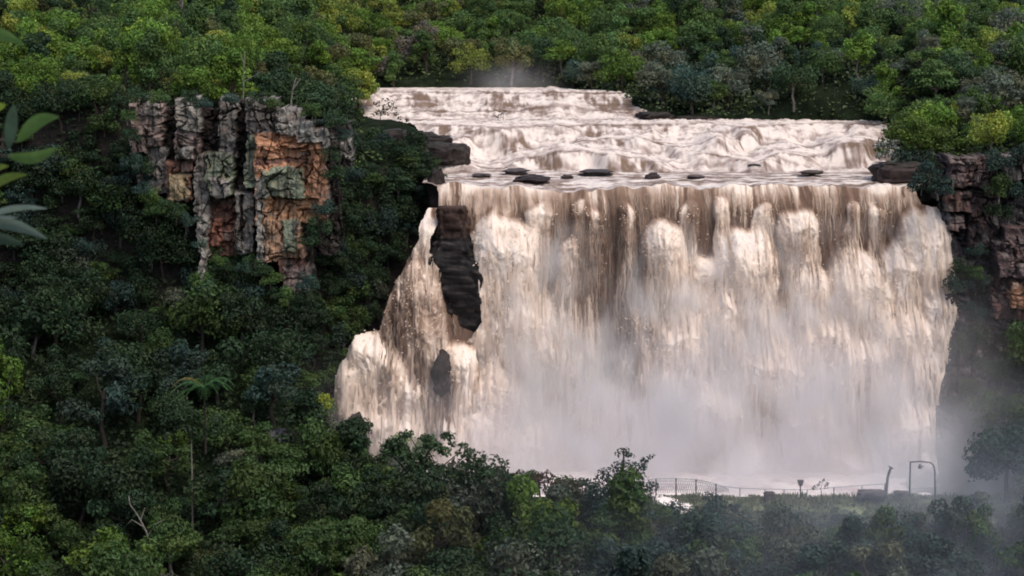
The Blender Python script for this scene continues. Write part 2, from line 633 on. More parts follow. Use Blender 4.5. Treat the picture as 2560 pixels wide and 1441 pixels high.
def build_falls():
    left = lambda y: pinterp(y, [(440, 1096), (500, 1092), (520, 1096), (535, 1165), (600, 1178), (680, 1200), (780, 1205), (815, 1180), (850, 1150), (1000, 1100), (1300, 1060)])
    right = lambda y: pinterp(y, [(440, 2200), (455, 2270), (470, 2288), (508, 2300), (514, 2335), (530, 2352), (560, 2364), (720, 2366), (800, 2345), (950, 2310), (1100, 2285), (1300, 2270)])
    def lip(x):
        X = at(x, 455.0, LIPY)[..., 0]
        z = edge_z(X)
        return proj(np.stack([X, X * 0 + LIPY, z], -1))[1]
    plumes = [(1262, 532, 92, 2.7, .03), (1190, 640, 55, 2.4, .10), (1300, 700, 95, 3.0, .12), (1420, 600, 30, .9, .02), (1340, 500, 34, .8, .0),
              (1655, 545, 62, 2.5, .06), (1752, 620, 48, 1.9, .05), (1850, 560, 74, 2.9, .07), (1985, 512, 58, 1.7, .0), (2000, 640, 60, 2.1, .05),
              (2140, 612, 88, 2.9, .06), (2230, 590, 60, 2.4, .05), (2300, 522, 66, 2.3, .02), (1445, 490, 22, .5, 0), (1560, 510, 24, .6, 0), (1480, 520, 20, .5, 0), (1720, 500, 26, .6, 0), (1800, 500, 22, .5, 0), (1900, 495, 24, .6, 0), (2120, 505, 20, .5, 0), (2180, 500, 24, .5, 0),
              (1380, 760, 90, 3.4, .13), (1250, 850, 95, 3.6, .12), (1500, 930, 100, 3.9, .16), (1590, 740, 55, 2.8, .1),
              (1690, 740, 85, 3.6, .1), (1800, 700, 55, 3.2, .06), (1900, 780, 100, 4.0, .12), (2040, 740, 80, 3.5, .1), (2235, 740, 85, 3.6, .06), (2130, 800, 70, 3.9, .08), (2310, 700, 45, 3.0, .03),
              (1180, 930, 80, 3.8, .15), (1330, 960, 110, 4.6, .16), (1440, 1060, 110, 5.2, .18), (1620, 960, 110, 5.0, .16), (1760, 900, 80, 4.6, .1), (1830, 1010, 120, 5.6, .16), (1985, 930, 80, 4.9, .1), (2080, 1000, 95, 5.3, .12), (2220, 930, 80, 4.7, .08), (2270, 1050, 70, 5.0, .06), (1230, 1080, 110, 5.2, .18), (1950, 1120, 120, 6.0, .16), (1700, 1120, 120, 6.0, .16)]
    browns = [(1530, 660, 105, 220, 1.0), (1470, 520, 90, 60, .6), (1400, 540, 60, 75, .75), (1390, 660, 45, 120, .7), (1560, 830, 55, 120, .75), (1490, 560, 50, 80, .6), (1600, 500, 60, 50, .6), (1250, 490, 110, 34, .65),
              (1730, 545, 30, 60, .75), (1760, 500, 120, 34, .6), (1930, 590, 28, 100, .8), (1930, 500, 60, 40, .6), (2085, 560, 40, 80, .8), (2180, 540, 95, 60, .7), (2150, 490, 140, 24, .55), (1995, 610, 40, 60, .65), (2060, 640, 35, 50, .6),
              (1860, 670, 34, 46, .5), (1690, 600, 24, 50, .35), (1300, 570, 60, 30, .4), (1370, 900, 60, 50, .4), (1440, 830, 50, 60, .45), (1290, 1010, 60, 40, .4), (1340, 790, 60, 40, .3), (2120, 700, 60, 40, .3), (2040, 830, 26, 60, .5), (2110, 900, 26, 60, .4), (1740, 820, 40, 70, .3), (2190, 860, 40, 40, .35), (2210, 590, 50, 40, .4)]
    bo = lambda t: 0.5 + 2.6 * np.sqrt(t + 0.002) + 3.0 * t * t
    sheet('waterfall', 1080, 2376, 1262, 1.9, LIPY, left, right, plumes, browns, lip, bo,
          'wide muddy waterfall pouring over the cliff in creamy plumes')

    left2 = lambda y: pinterp(y, [(520, 1070), (560, 1052), (610, 1042), (650, 1016), (700, 992), (760, 966), (806, 956), (814, 896), (850, 882), (900, 858), (1000, 846), (1120, 830)])
    right2 = lambda y: pinterp(y, [(520, 1098), (560, 1096), (590, 1080), (620, 1076), (650, 1105), (700, 1128), (760, 1142), (800, 1150), (820, 1190), (1000, 1215), (1120, 1220)])
    lip2 = lambda x: 520.0 + 0 * x
    plumes2 = [(1072, 540, 34, 1.0, .05), (1050, 650, 66, 2.2, .03), (1000, 690, 50, 1.5, .1), (1065, 740, 60, 2.6, .02), (930, 812, 52, 3.0, .05), (985, 830, 50, 3.1, .06), (895, 870, 40, 2.8, .1), (1030, 900, 40, 3.0, .08), (1150, 836, 56, 2.2, .02), (1130, 1000, 50, 3.3, .1), (940, 950, 70, 3.8, .1), (1010, 1000, 60, 4.0, .1)]
    browns2 = [(1050, 720, 70, 80, .55), (1070, 800, 60, 60, .65), (1060, 860, 34, 40, .7), (970, 740, 40, 60, .5), (1105, 935, 36, 66, 1.2), (1092, 990, 28, 34, 1.1), (985, 715, 60, 80, .8), (1030, 760, 80, 60, .5), (1000, 660, 30, 40, .5), (950, 930, 30, 50, .5), (1140, 880, 26, 50, .35), (1000, 880, 30, 60, .4), (1020, 790, 40, 50, .5), (905, 900, 20, 60, .3)]
    bo2 = lambda t: 0.3 + 3.2 * np.sqrt(t + 0.002) + 2.0 * t
    sheet('side_cascade', 820, 1226, 1110, 1.9, 197.5, left2, right2, plumes2, browns2, lip2, bo2,
          'narrow brown cascade tumbling beside the dark rock pillar', 590, lambda x, y: -0.30 * (1 - sstep(800, 840, y)) * sstep(560, 640, y), 600, 900)


build_falls()


def build_river():
    xs = np.arange(-25, 46, 0.15)
    ys = np.concatenate([np.arange(200.0, 236, 0.14), np.arange(236, 264, 0.16)])
    X, Y = np.meshgrid(xs, ys)
    calmzone = 1 - sstep(209.5, 212, Y)
    fade = 1 - sstep(250, 256, Y)
    j = (1.5 * fbm(X / 6.5, Y / 40, 91, 3) + 0.5 * fbm(X / 1.7, Y / 30, 95, 2)) * fade * sstep(203, 211, Y)
    j = (3.6 * fbm(X / 9, Y / 50, 91, 2) + 0.9 * fbm(X / 2.6, Y / 30, 95, 2)) * fade * sstep(203, 212, Y)
    steps = [(214.2, 1.05, 2.2), (220.3, 1.10, 2.8), (227.2, 1.40, 3.2), (240.5, .55, 2.5), (247.5, 1.85, 7.0)]
    Z = 30.0 + 0.012 * (Y - 200)
    face = np.zeros_like(Z)
    calm = np.zeros_like(Z)
    md = np.clip(1.1 * fbm(X / 7.5, X * 0 + .3, 151, 2), -.75, .75)
    md2 = np.clip(1.1 * fbm(X / 6.5, X * 0 + .7, 155, 2), -.7, .7)
    hm = [1.05 * (1 + md), 1.10 * (1 + md2) - 1.05 * md, 1.40 - 1.10 * md2, .55 + 0 * X, 1.85 + 0 * X]
    for k, (ys_, h, w) in enumerate(steps):
        h = np.maximum(hm[k], 0.02)
        ys_ = ys_ + (0.07 * (X - 16) * (1, -1, .6, 0, 0)[k])
        e = ys_ + (j * (0.9 if k % 2 else -0.8) + 2.0 * fbm(X / 4.5 + k * 7.7, X * 0 + k * 3.1, 97 + k, 2)) * (fade if k < 3 else 0.35)
        Z = Z + h * sstep(-w, 0.3 * w, Y - e)
        face = np.maximum(face, np.exp(-((Y - e + 0.35 * w) / (0.7 * w)) ** 2) * np.clip(h, .1, 1.0))
        calm = np.maximum(calm, np.exp(-((Y - e - 0.7) / 0.5) ** 2))
    pf = puff(X / 2.3, Y / 3.2, 111, 3, 0.5)
    n2 = fbm(X / 0.9, Y / 2.4, 115, 3)
    n3 = fbm(X / 6, Y / 1.2, 119, 3)
    n4 = fbm(X / 0.5, Y / 5, 123, 3)
    n5 = fbm((X + .35 * Y) / 3.2, Y / 14, 127, 3)
    Z = Z + 0.17 * pf * (1 - calmzone) * fade * (1 - 0.6 * calm) + 0.07 * n4 * face + 0.03 * n2 + (0.07 * n3 + 0.10 * fbm(X / 2.2, Y / .6, 135, 3) + 0.06) * calmzone * sstep(200, 201.5, Y)
    for (hx, hy, rx, ry, h) in [(3.5, 218, 3.2, 2.2, .6), (-1, 217, 2.6, 2.0, .5), (12, 219, 2.6, 2, .4), (24, 219, 3, 2.2, .4), (-12, 245, 4, 3, .3), (5, 242, 3.5, 1.8, .8), (17, 225, 3, 2, .4), (33, 221, 4, 2.5, .4)]:
        Z = Z + h * np.exp(-((X - hx) / rx) ** 2 - ((Y - hy) / ry) ** 2)
    Z = lerp(edge_z(X), Z, sstep(200.0, 204.0, Y))
    foam = 0.62 + 0.26 * n3 + 0.22 * n2 + 0.15 * (pf - .5)
    foam = foam - calmzone * np.clip(0.22 + 1.0 * n3 + 0.45 * n2 + .5 * fbm(X / 2.2, Y / .5, 135, 3), -0.25, 0.62)
    foam = foam - 0.60 * face * sstep(0.0, 0.6, 0.5 * n4 + 1.0 * n5 - .08) - 0.30 * np.exp(-((Y - 235.5 - .4 * n5) / .8) ** 2) - 0.25 * np.exp(-((Y - 210.8 - .4 * n5) / .5) ** 2) - 0.34 * calm - 0.22 * sstep(.1, .5, fbm(X / 4.5, Y / .7, 137, 3)) * sstep(-0.2, 0.3, fbm(X / 6, Y / 2, 131, 3))
    web = 1 - sstep(0.0, 0.22, np.abs(perlin(X / .8, Y / 1.6, 161)))
    spat = fbm(X / .42, Y / .8, 163, 3)
    Z = Z + (0.05 * spat + .05 * web) * (1 - calmzone) * fade
    foam = foam + (.12 * spat + .12 * web - .04) * (1 - .5 * calmzone)
    foam = np.clip(foam, 0, 1)
    c = lerp(BROWN * 0.8, TAN * 0.85 + np.array([0, .02, .05]), sstep(0.02, 0.36, foam)[..., None])
    c = lerp(c, CREAM * 0.6 + WHITE * 0.4, sstep(0.3, 0.78, foam)[..., None])
    c = c * lerp(np.array([.90, .90, .90]), np.array([.86, .88, .90]), calmzone[..., None])
    xl, xr = pinterp(Y, XL_PTS), pinterp(Y, XR_PTS)
    keep = (X > xl - 1.5) & (X < xr + 1.8)
    kf = keep[:-1, :-1] & keep[1:, 1:] & keep[1:, :-1] & keep[:-1, 1:]
    V, F, C = compact(np.stack([X, Y, Z], -1).reshape(-1, 3), grid_faces(*X.shape, keep=kf), c.reshape(-1, 3))
    o = link('river', make_mesh('river', V, F, M_WATER, np.clip(C, 0.02, 0.92)))
    tag(o, kind='structure')
    # pool under the falls and its outlet
    xs = np.arange(-24, 39.5, 0.3)
    ys = np.arange(164, 201, 0.3)
    X, Y = np.meshgrid(xs, ys)
    n = billow(X / 2.2, Y / 2.2, 141, 4)
    Z = 4.25 + 0.25 * n * sstep(175, 185, Y)
    c = lerp(GREYW * 1.3, WHITE, sstep(-0.2, 0.4, fbm(X / 3, Y / 3, 145, 4) + 0.4)[..., None])
    rim = 37.3 - 0.25 * (Y - 178) + 1.6 * fbm(Y / 2.5, X / 6, 149, 3)
    keep = ((Y > 178.2) & (X < rim)) | ((np.abs(X - 12.2 + 1.2 * np.sin(Y)) < 2.4) & (Y > 169.5))
    Z = np.where(Y < 178.2, terrain(X, Y) + 0.12, Z)
    kf = keep[:-1, :-1] & keep[1:, 1:]
    V, F, C = compact(np.stack([X, Y, Z], -1).reshape(-1, 3), grid_faces(*X.shape, keep=kf), c.reshape(-1, 3))
    tag(link('water', make_mesh('water', V, F, M_WATER, np.clip(C, 0, .9))), kind='structure')


build_river()

# ------------------------------------------------------------------ rock
GREYR = (0.17, 0.157, 0.142)
PALE = (0.225, 0.21, 0.185)
LICHEN = (0.155, 0.175, 0.125)
ORANGE = (0.37, 0.195, 0.115)
PINK = (0.22, 0.165, 0.145)
RUST = (0.17, 0.09, 0.068)
DARK = (0.025, 0.02, 0.018)
PURPLE = (0.085, 0.06, 0.06)


def cells(x, y, seed):
    """brick-like cells: id hash and distance to the nearest joint"""
    yi = np.floor(y)
    off = np.mod(np.sin(yi * 12.9898 + seed) * 43758.5453, 1.0)
    xx = x + off
    xi = np.floor(xx)
    h = np.mod(np.sin(xi * 127.1 + yi * 311.7 + seed * 7.3) * 43758.5453, 1.0)
    fx, fy = xx - xi, y - yi
    d = np.minimum(np.minimum(fx, 1 - fx) * 1.2, np.minimum(fy, 1 - fy))
    return h, d


def relief(name, x0, x1, y0, y1, step, D, blocks, label, cell=(38, 30), seed=0, amp=0.35):
    px = np.arange(x0, x1 + step, step)
    py = np.arange(y0, y1 + step, step)
    PX, PY = np.meshgrid(px, py)
    wx = 7 * fbm(PX / 45, PY / 45, 201 + seed, 3) + 3 * fbm(PX / 9, PY / 12, 205 + seed, 2)
    wy = 7 * fbm(PX / 55, PY / 40, 211 + seed, 3) + 2.5 * fbm(PX / 12, PY / 9, 215 + seed, 2)
    qx, qy = PX + wx, PY + wy
    dep = np.full(PX.shape, -3.0)
    col = np.tile(np.array(DARK), PX.shape + (1,))
    for (xa, xb, ya, yb, d, cc, *sl) in blocks:
        e = np.minimum(np.minimum(qx - xa, xb - qx), np.minimum(qy - ya, yb - qy))
        t = np.clip(e / 3.5, 0, 1)
        tilt = sl[0] if sl else 0.0
        dd = d + tilt * (PX - (xa + xb) / 2) / 60 - 0.35 * np.clip((8 - (qy - ya)) / 8, 0, 1)
        dep = lerp(dep, dd, t)
        col = lerp(col, np.array(cc), sstep(0.2, 0.8, t)[..., None])
    inside = dep > -2.6
    wx2 = wx + 22 * fbm(PX / 110, PY / 90, 271 + seed, 3)
    wy2 = wy + 20 * fbm(PX / 120, PY / 110, 275 + seed, 3)
    qx, qy = PX + wx2, PY + wy2
    h1, j1 = cells(qx / cell[0], qy / cell[1] + 0.3 * perlin(PX / 90, PY / 90, 5), seed + 1)
    h2, j2 = cells(qx / (cell[0] * .45) + 5, qy / (cell[1] * .42), seed + 2)
    crack = 1 - sstep(0.02, 0.11, np.abs(perlin(qx / 34, PY / 150 + 3, 281 + seed)))
    crack = crack * sstep(-0.1, 0.25, perlin(PX / 60, PY / 60, 283 + seed))
    bed = 1 - sstep(0.02, 0.09, np.abs(perlin(PX / 140, qy / 44, 285 + seed)))
    bed = bed * sstep(-0.15, 0.2, perlin(PX / 45, PY / 70, 287 + seed))
    js = sstep(-0.05, 0.25, perlin(PX / 40, PY / 40, 289 + seed))
    jn = (1 - sstep(0.0, 0.09, j1)) * js
    dep2 = dep + amp * (h1 - 0.5) * 1.8 + amp * 0.4 * (h2 - 0.5) - amp * 1.2 * jn - amp * 1.6 * crack - amp * 1.0 * bed
    dep2 = dep2 + 0.24 * fbm(PX / 24, PY / 34, 221 + seed, 4)
    tint = 0.85 + 0.45 * h1 + 0.2 * (h2 - 0.5)
    n = fbm(PX / 40, PY / 30, 231 + seed, 4)
    c = col * tint[..., None] * 1.1
    c = lerp(c, np.array(GREYR) * 1.2, (sstep(0.2, 0.65, n) * 0.55)[..., None])
    c = lerp(c, np.array(ORANGE) * 0.9, (sstep(0.25, 0.6, -n) * 0.15 * sstep(0.05, 0.1, col[..., 0]))[..., None])
    st = fbm(PX / 11, PY / 100, 241 + seed, 3)
    c = lerp(c, np.array([0.035, 0.03, 0.027]), (sstep(0.15, 0.6, st) * 0.75)[..., None])
    W = at(PX, PY, D)
    W[..., 1] -= dep2
    kf = inside[:-1, :-1] & inside[1:, 1:] & inside[1:, :-1] & inside[:-1, 1:]
    V, F, C = compact(W.reshape(-1, 3), grid_faces(*PX.shape, keep=kf), c.reshape(-1, 3))
    o = link(name, make_mesh(name, V, F, M_ROCK, np.clip(C, 0.006, 0.8), smooth=False))
    tag(o, label, None, None, 'structure')
    return o


def build_cliffs():
    B = [(330, 640, 268, 500, -1.6, DARK), (600, 850, 300, 640, -1.6, DARK), (494, 785, 480, 745, -1.6, DARK),
         (322, 412, 246, 385, 0.3, PINK), (350, 405, 240, 290, 0.6, GREYR), (365, 420, 370, 490, -.2, GREYR),
         (440, 505, 242, 330, 0.9, PALE), (436, 500, 325, 405, 0.7, PINK), (446, 484, 366, 398, 1.2, PALE), (412, 484, 400, 505, 0.3, RUST), (420, 478, 430, 500, 0.5, (0.26, 0.20, 0.12)), (484, 520, 380, 560, 0.5, GREYR),
         (545, 596, 240, 400, 0.5, GREYR), (518, 588, 380, 492, 1.5, LICHEN), (530, 582, 440, 490, 1.7, GREYR), (592, 616, 250, 640, -1.0, DARK),
         (518, 592, 492, 645, -0.6, RUST), (526, 560, 540, 620, -.2, (0.22, 0.10, 0.07)), (496, 524, 486, 720, 0.8, PALE), (586, 640, 480, 640, 0.6, GREYR), (600, 612, 490, 600, 0.2, DARK),
         (615, 700, 242, 330, 1.6, GREYR), (620, 690, 300, 350, 1.3, GREYR), (690, 765, 268, 306, 1.9, GREYR), (612, 650, 330, 470, 1.0, LICHEN),
         (640, 822, 330, 560, 2.1, ORANGE), (690, 790, 300, 338, 2.6, PALE), (745, 824, 318, 372, 3.0, PALE, 0.3), (648, 812, 350, 372, 2.5, ORANGE), (648, 815, 390, 408, 2.0, RUST),
         (660, 768, 414, 492, 2.7, LICHEN), (668, 730, 420, 470, 2.9, LICHEN), (772, 815, 380, 545, 2.4, ORANGE, 0.2), (645, 668, 440, 660, 2.3, PALE),
         (660, 800, 490, 560, 1.8, (0.33, 0.19, 0.11)), (664, 760, 540, 650, 2.0, (0.32, 0.20, 0.13)), (712, 752, 540, 628, 2.5, LICHEN), (700, 756, 640, 700, 1.7, RUST), (712, 775, 660, 745, 1.9, PINK),
         (822, 880, 300, 420, 0.2, (.06, .055, .05)), (850, 880, 340, 400, 0.5, GREYR)]
    relief('sandstone_cliff', 300, 885, 232, 765, 1.7, 192.0, B, 'orange and grey sandstone cliff broken into square blocks', (54, 88), 1, 0.36)
    R = [(2352, 2580, 388, 1250, -0.8, (.03, .027, .03)),
         (2364, 2475, 392, 470, 1.2, PURPLE), (2362, 2440, 386, 412, 1.6, (.13, .10, .09)), (2370, 2450, 425, 466, 1.4, (.12, .085, .08)), (2366, 2430, 472, 530, 1.0, (.15, .095, .08)), (2366, 2412, 535, 575, 0.7, (.16, .12, .11)),
         (2420, 2500, 470, 620, 0.3, PURPLE), (2480, 2580, 600, 700, 1.6, PURPLE), (2500, 2580, 560, 640, 1.2, PURPLE), (2470, 2580, 690, 800, 1.0, (.11, .06, .055)), (2516, 2580, 700, 770, 2.0, ORANGE), (2540, 2580, 770, 830, 1.6, (.28, .15, .1)), (2500, 2580, 380, 450, 1.5, GREYR),
         (2350, 2420, 590, 740, -.2, (.045, .04, .045)), (2335, 2430, 745, 1250, .3, (.06, .05, .055)), (2430, 2580, 800, 1250, .4, (.05, .04, .04))]
    relief('dark_cliff', 2325, 2580, 380, 1250, 1.9, 196.0, R, 'dark reddish rock wall beside the falls', (66, 50), 5, 0.45)


build_cliffs()


def super_rock(rx, ry, rz, seed, n=26, power=0.45, rough=0.16, strata=0.10):
    """a blocky boulder, one closed surface"""
    u = np.linspace(-math.pi, math.pi, n * 2 + 1)[:-1]
    v = np.linspace(-math.pi / 2, math.pi / 2, n)
    U, Vv = np.meshgrid(u, v)
    f = lambda a: np.sign(a) * np.abs(a) ** power
    x = f(np.cos(Vv)) * f(np.cos(U))
    y = f(np.cos(Vv)) * f(np.sin(U))
    z = f(np.sin(Vv))
    k = 1 + rough * fbm(x * 1.3 + seed, y * 1.3 + z * 1.7, seed, 3) + 0.06 * fbm(x * 5 + seed, y * 5 + z * 6, seed + 3, 2)
    k = k * (1 + strata * np.sign(np.sin(z * 6 + 2 * fbm(x + seed, y, 7, 2))))
    kz = 1 + 0.25 * fbm(x * 1.1 + seed * 2, y * 1.1, seed + 9, 2)
    P = np.stack([x * k * rx, y * k * ry, z * kz * rz], -1)
    V = P.reshape(-1, 3)
    m = n * 2
    F = []
    for i in range(n - 1):
        a = np.arange(m)
        b = (a + 1) % m
        F.append(np.stack([i * m + a, i * m + b, (i + 1) * m + b, (i + 1) * m + a], -1))
    return V, np.concatenate(F), z.reshape(-1)


def boulder(name, px, py, w, h, Y, col, label, cat='boulder', group=None, seed=1, depth=None, power=0.45, top=None):
    s = Y / FPX
    rx, rz = w * s / 2, h * s / 2
    ry = depth if depth else max(rx * 0.8, 0.4)
    V, F, zz = super_rock(rx, ry, rz, seed, power=power)
    n = fbm(V[:, 0] * 1.2 + seed, V[:, 2] * 2.0 + V[:, 1], seed + 4, 3)
    c = np.array(col) * (1 + 0.6 * n[:, None])
    if top is not None:
        c = lerp(c, np.array(top), (sstep(0.35, 0.9, zz) * 0.8)[:, None])
    o = link(name, make_mesh(name, V, F, M_WETROCK if Y > 186 else M_ROCK, np.clip(c, 0.006, 0.7), smooth=True))
    o.location = at(px, py + (0.3 * h if group == 'dark rocks standing in the river' else 0), Y)
    o.rotation_euler = (0, 0, random.uniform(-0.25, 0.25))
    return tag(o, label, cat, group)


def build_pillar():
    rows = [(516, 1097, 1160), (535, 1094, 1168), (560, 1094, 1168), (598, 1092, 1172), (606, 1078, 1178), (650, 1062, 1190), (680, 1070, 1204), (700, 1084, 1212), (760, 1102, 1216), (806, 1114, 1212), (840, 1130, 1202), (880, 1146, 1190)]
    ys = np.arange(518, 881, 4.0)
    L = np.interp(ys, [r[0] for r in rows], [r[1] for r in rows])
    R = np.interp(ys, [r[0] for r in rows], [r[2] for r in rows])
    m = 48
    V, C = [], []
    D = 196.0
    for i, y in enumerate(ys):
        a = at(L[i], y, D)
        b = at(R[i], y, D)
        cx, hw, z = (a[0] + b[0]) / 2, (b[0] - a[0]) / 2, a[2]
        for k in range(m):
            t = 2 * math.pi * k / m
            f = lambda v: math.copysign(abs(v) ** 0.4, v)
            x, yy = f(math.cos(t)), f(math.sin(t))
            V.append((cx, D, z, x * hw, yy * max(1.3, hw * 0.8)))
    V = np.array(V)
    ang = np.tile(np.arange(m) / m * 8, len(ys))
    yy = np.repeat(ys, m)
    h, j = cells(ang * 0.9 + .4 * perlin(ang, yy / 30, 8), yy / 44 + 0.5 * perlin(ang, yy / 40, 3), 3)
    k = 1 + 0.20 * (h - 0.5) - 0.10 * (1 - sstep(0, .12, j)) + 0.20 * fbm(ang * 4, yy / 40, 251, 3)
    P = np.stack([V[:, 0] + V[:, 3] * k, V[:, 1] + V[:, 4] * k, V[:, 2]], -1)
    n = fbm(ang, yy / 25, 255, 3)
    c = np.array([0.011, 0.009, 0.009]) * (1 + 0.7 * n[:, None])
    br = sstep(596, 580, yy) if False else (yy < 592) * 0.7
    c = lerp(c, np.array([0.055, 0.03, 0.022]) * (1 + 0.5 * n[:, None]), br[:, None])
    spec = sstep(0.35, 0.6, fbm(ang * 3, yy / 12, 261, 2)) * (yy > 560) * 0.5
    c = lerp(c, np.array([0.10, 0.085, 0.075]), spec[:, None])
    F = []
    for i in range(len(ys) - 1):
        a = np.arange(m)
        b = (a + 1) % m
        F.append(np.stack([i * m + a, (i + 1) * m + a, (i + 1) * m + b, i * m + b], -1))
    F = np.concatenate(F)
    nv = len(P)
    topc = P[:m].mean(0) + np.array([0, 0, 0.15])
    P = np.concatenate([P, topc[None]])
    c = np.concatenate([c, [[0.08, 0.05, 0.035]]])
    cap = np.array([[k, (k + 1) % m, nv, nv] for k in range(0, m)])
    me = make_poly_mesh('rock_pillar', P, np.concatenate([F, cap]), M_WETROCK, smooth=True)
    a = me.color_attributes.new('Col', 'FLOAT_COLOR', 'POINT')
    cc = np.ones((len(P), 4), np.float32)
    cc[:, :3] = np.clip(c, 0.006, .6)
    a.data.foreach_set('color', cc.ravel())
    o = link('rock_pillar', me)
    tag(o, 'tall dark rock pillar parting the side cascade from the main falls', 'rock pillar')


build_pillar()


def build_boulders():
    dk = (0.03, 0.022, 0.02)
    G1 = 'dark rocks standing in the river'
    G2 = 'dark rock ledges along the river banks'
    items = [
        (985, 342, 96, 34, 219, dk, 'flat black ledge under the small dark tree on the bank', G2),
        (1058, 346, 60, 30, 218, dk, 'small black ledge between the bank tree and the square block', G2),
        (1098, 352, 60, 26, 217.5, dk, 'humped black rock lapped by foam above the square block', G2),
        (1095, 385, 90, 52, 213, dk, 'big square black block at the river bank', G2),
        (1146, 388, 54, 52, 212.5, (.04, .03, .026), 'squat dark block with a sharp corner jutting into the rapids', G2),
        (1040, 400, 60, 90, 210, (.05, .04, .032), 'mossy brown rock face under the black ledges', G2),
        (1332, 444, 82, 22, 203.5, (.035, .025, .024), 'long flat black rock just above the lip of the falls', G1),
        (1290, 424, 58, 14, 209, (.10, .08, .08), 'thin grey rock slab awash behind the long black rock', G1),
        (1632, 438, 34, 30, 205, (.05, .035, .035), 'small pointed dark rock alone near the lip', G1),
        (1490, 427, 76, 12, 208, (.06, .05, .05), 'low dark slab awash in the middle of the river', G1),
        (1888, 411, 36, 10, 212, (.05, .04, .04), 'tiny dark rock at the foot of the rapids', G1),
        (1688, 334, 70, 26, 231, (.12, .09, .085), 'brown rock with water sliding over it below the far bank', G1),
        (1788, 346, 40, 26, 229, (.07, .05, .05), 'brown wedge of rock in the rapids beside a small fall', G1),
        (1240, 318, 56, 16, 234, (.05, .04, .04), 'low dark rock with thin dead saplings on it', G1),
        (1200, 318, 30, 12, 234, (.06, .05, .05), 'small dark rock next to the dead saplings', G1),
        (1992, 330, 106, 34, 233, dk, 'broad black shelf of rock jutting from the far bank', G2),
        (2110, 357, 44, 10, 228, (.07, .05, .05), 'sliver of dark rock in the foam near the bright tree', G1),
        (1640, 294, 84, 26, 237.5, dk, 'black rock at the corner of the far bank', G2),
        (1740, 298, 100, 18, 237.5, dk, 'low black rock shelf under the dark bank trees', G2),
        (1470, 258, 84, 24, 250, (.05, .035, .033), 'dark rock at the bend beside the upper cascade', G2),
        (1560, 262, 60, 22, 249, dk, 'small black rock between the upper cascade and the bank trees', G2),
        (1420, 322, 34, 12, 233.5, (.06, .045, .04), 'small brown rock on the low ledge below the upper cascade', G1),
        (1372, 352, 40, 16, 228, (.09, .065, .055), 'brown hump of rock splitting the rapids in the middle', G1),
        (1548, 372, 46, 14, 221, (.08, .06, .052), 'thin brown ledge poking from the foam in mid rapids', G1),
        (1716, 388, 60, 14, 218, (.07, .052, .046), 'long brown ledge at the foot of the rapids', G1),
        (1960, 372, 50, 14, 221.5, (.08, .06, .05), 'brown ledge in the foam below the broad black shelf', G1),
        (1418, 440, 30, 10, 205, (.06, .045, .04), 'little dark stone beyond the end of the long flat rock', G1),
        (1740, 440, 40, 9, 205, (.08, .06, .055), 'thin dark stone awash past the pointed rock', G1),
        (2030, 428, 56, 9, 207, (.09, .07, .06), 'thin brown slab awash near the wedge shaped bank rock', G1),
        (1205, 436, 44, 10, 206, (.07, .055, .05), 'thin dark slab awash close to the lip and the pillar', G1),
        (2246, 432, 120, 54, 203.5, (.045, .03, .028), 'wedge shaped brown rock under the bright green tree', G2),
        (2325, 470, 90, 70, 202.5, (.025, .022, .02), 'rock coloured black as the shaded hollow between falls and dark cliff', G2),  # solid rock, its near-black colour stands in for a shaded hollow
        (888, 1128, 60, 190, 186, (.06, .043, .036), 'brown boulder in the spray at the foot of the side cascade', None),
        (688, 1128, 88, 116, 176, (.075, .075, .08), 'smooth grey boulder showing through the dark trees', None),
        (1108, 932, 46, 108, 191.4, (.026, .02, .019), 'dark wet rock behind the thin curtain of the side cascade', None),
        (2376, 748, 44, 26, 194, (.05, .04, .04), 'dark rock spur poking out at the edge of the falls', None),
        (1092, 480, 44, 110, 201.5, dk, 'black rock shoulder at the end of the lip', None),
    ]
    for i, (px, py, w, h, Y, c, lab, g) in enumerate(items):
        boulder('boulder', px, py, w, h, Y, c, lab, 'boulder', g, seed=i + 3, depth=(2.4 if px == 1108 else None) if g != G1 else w * Y / FPX * 0.5, power=0.4 if g == G2 else 0.7,
                top=(0.04, 0.036, 0.03) if g == G2 else None)


build_boulders()

# ------------------------------------------------------------------ vegetation
PAL = {
    'yellow green': (0.135, 0.165, 0.030), 'bright green': (0.075, 0.130, 0.020), 'mid green': (0.050, 0.088, 0.024), 'dark green': (0.024, 0.046, 0.019),
    'olive': (0.078, 0.086, 0.034), 'grey green': (0.075, 0.088, 0.060), 'bluish green': (0.032, 0.058, 0.044), 'reddish brown': (0.055, 0.032, 0.024), 'brownish grey': (0.10, 0.085, 0.065)}


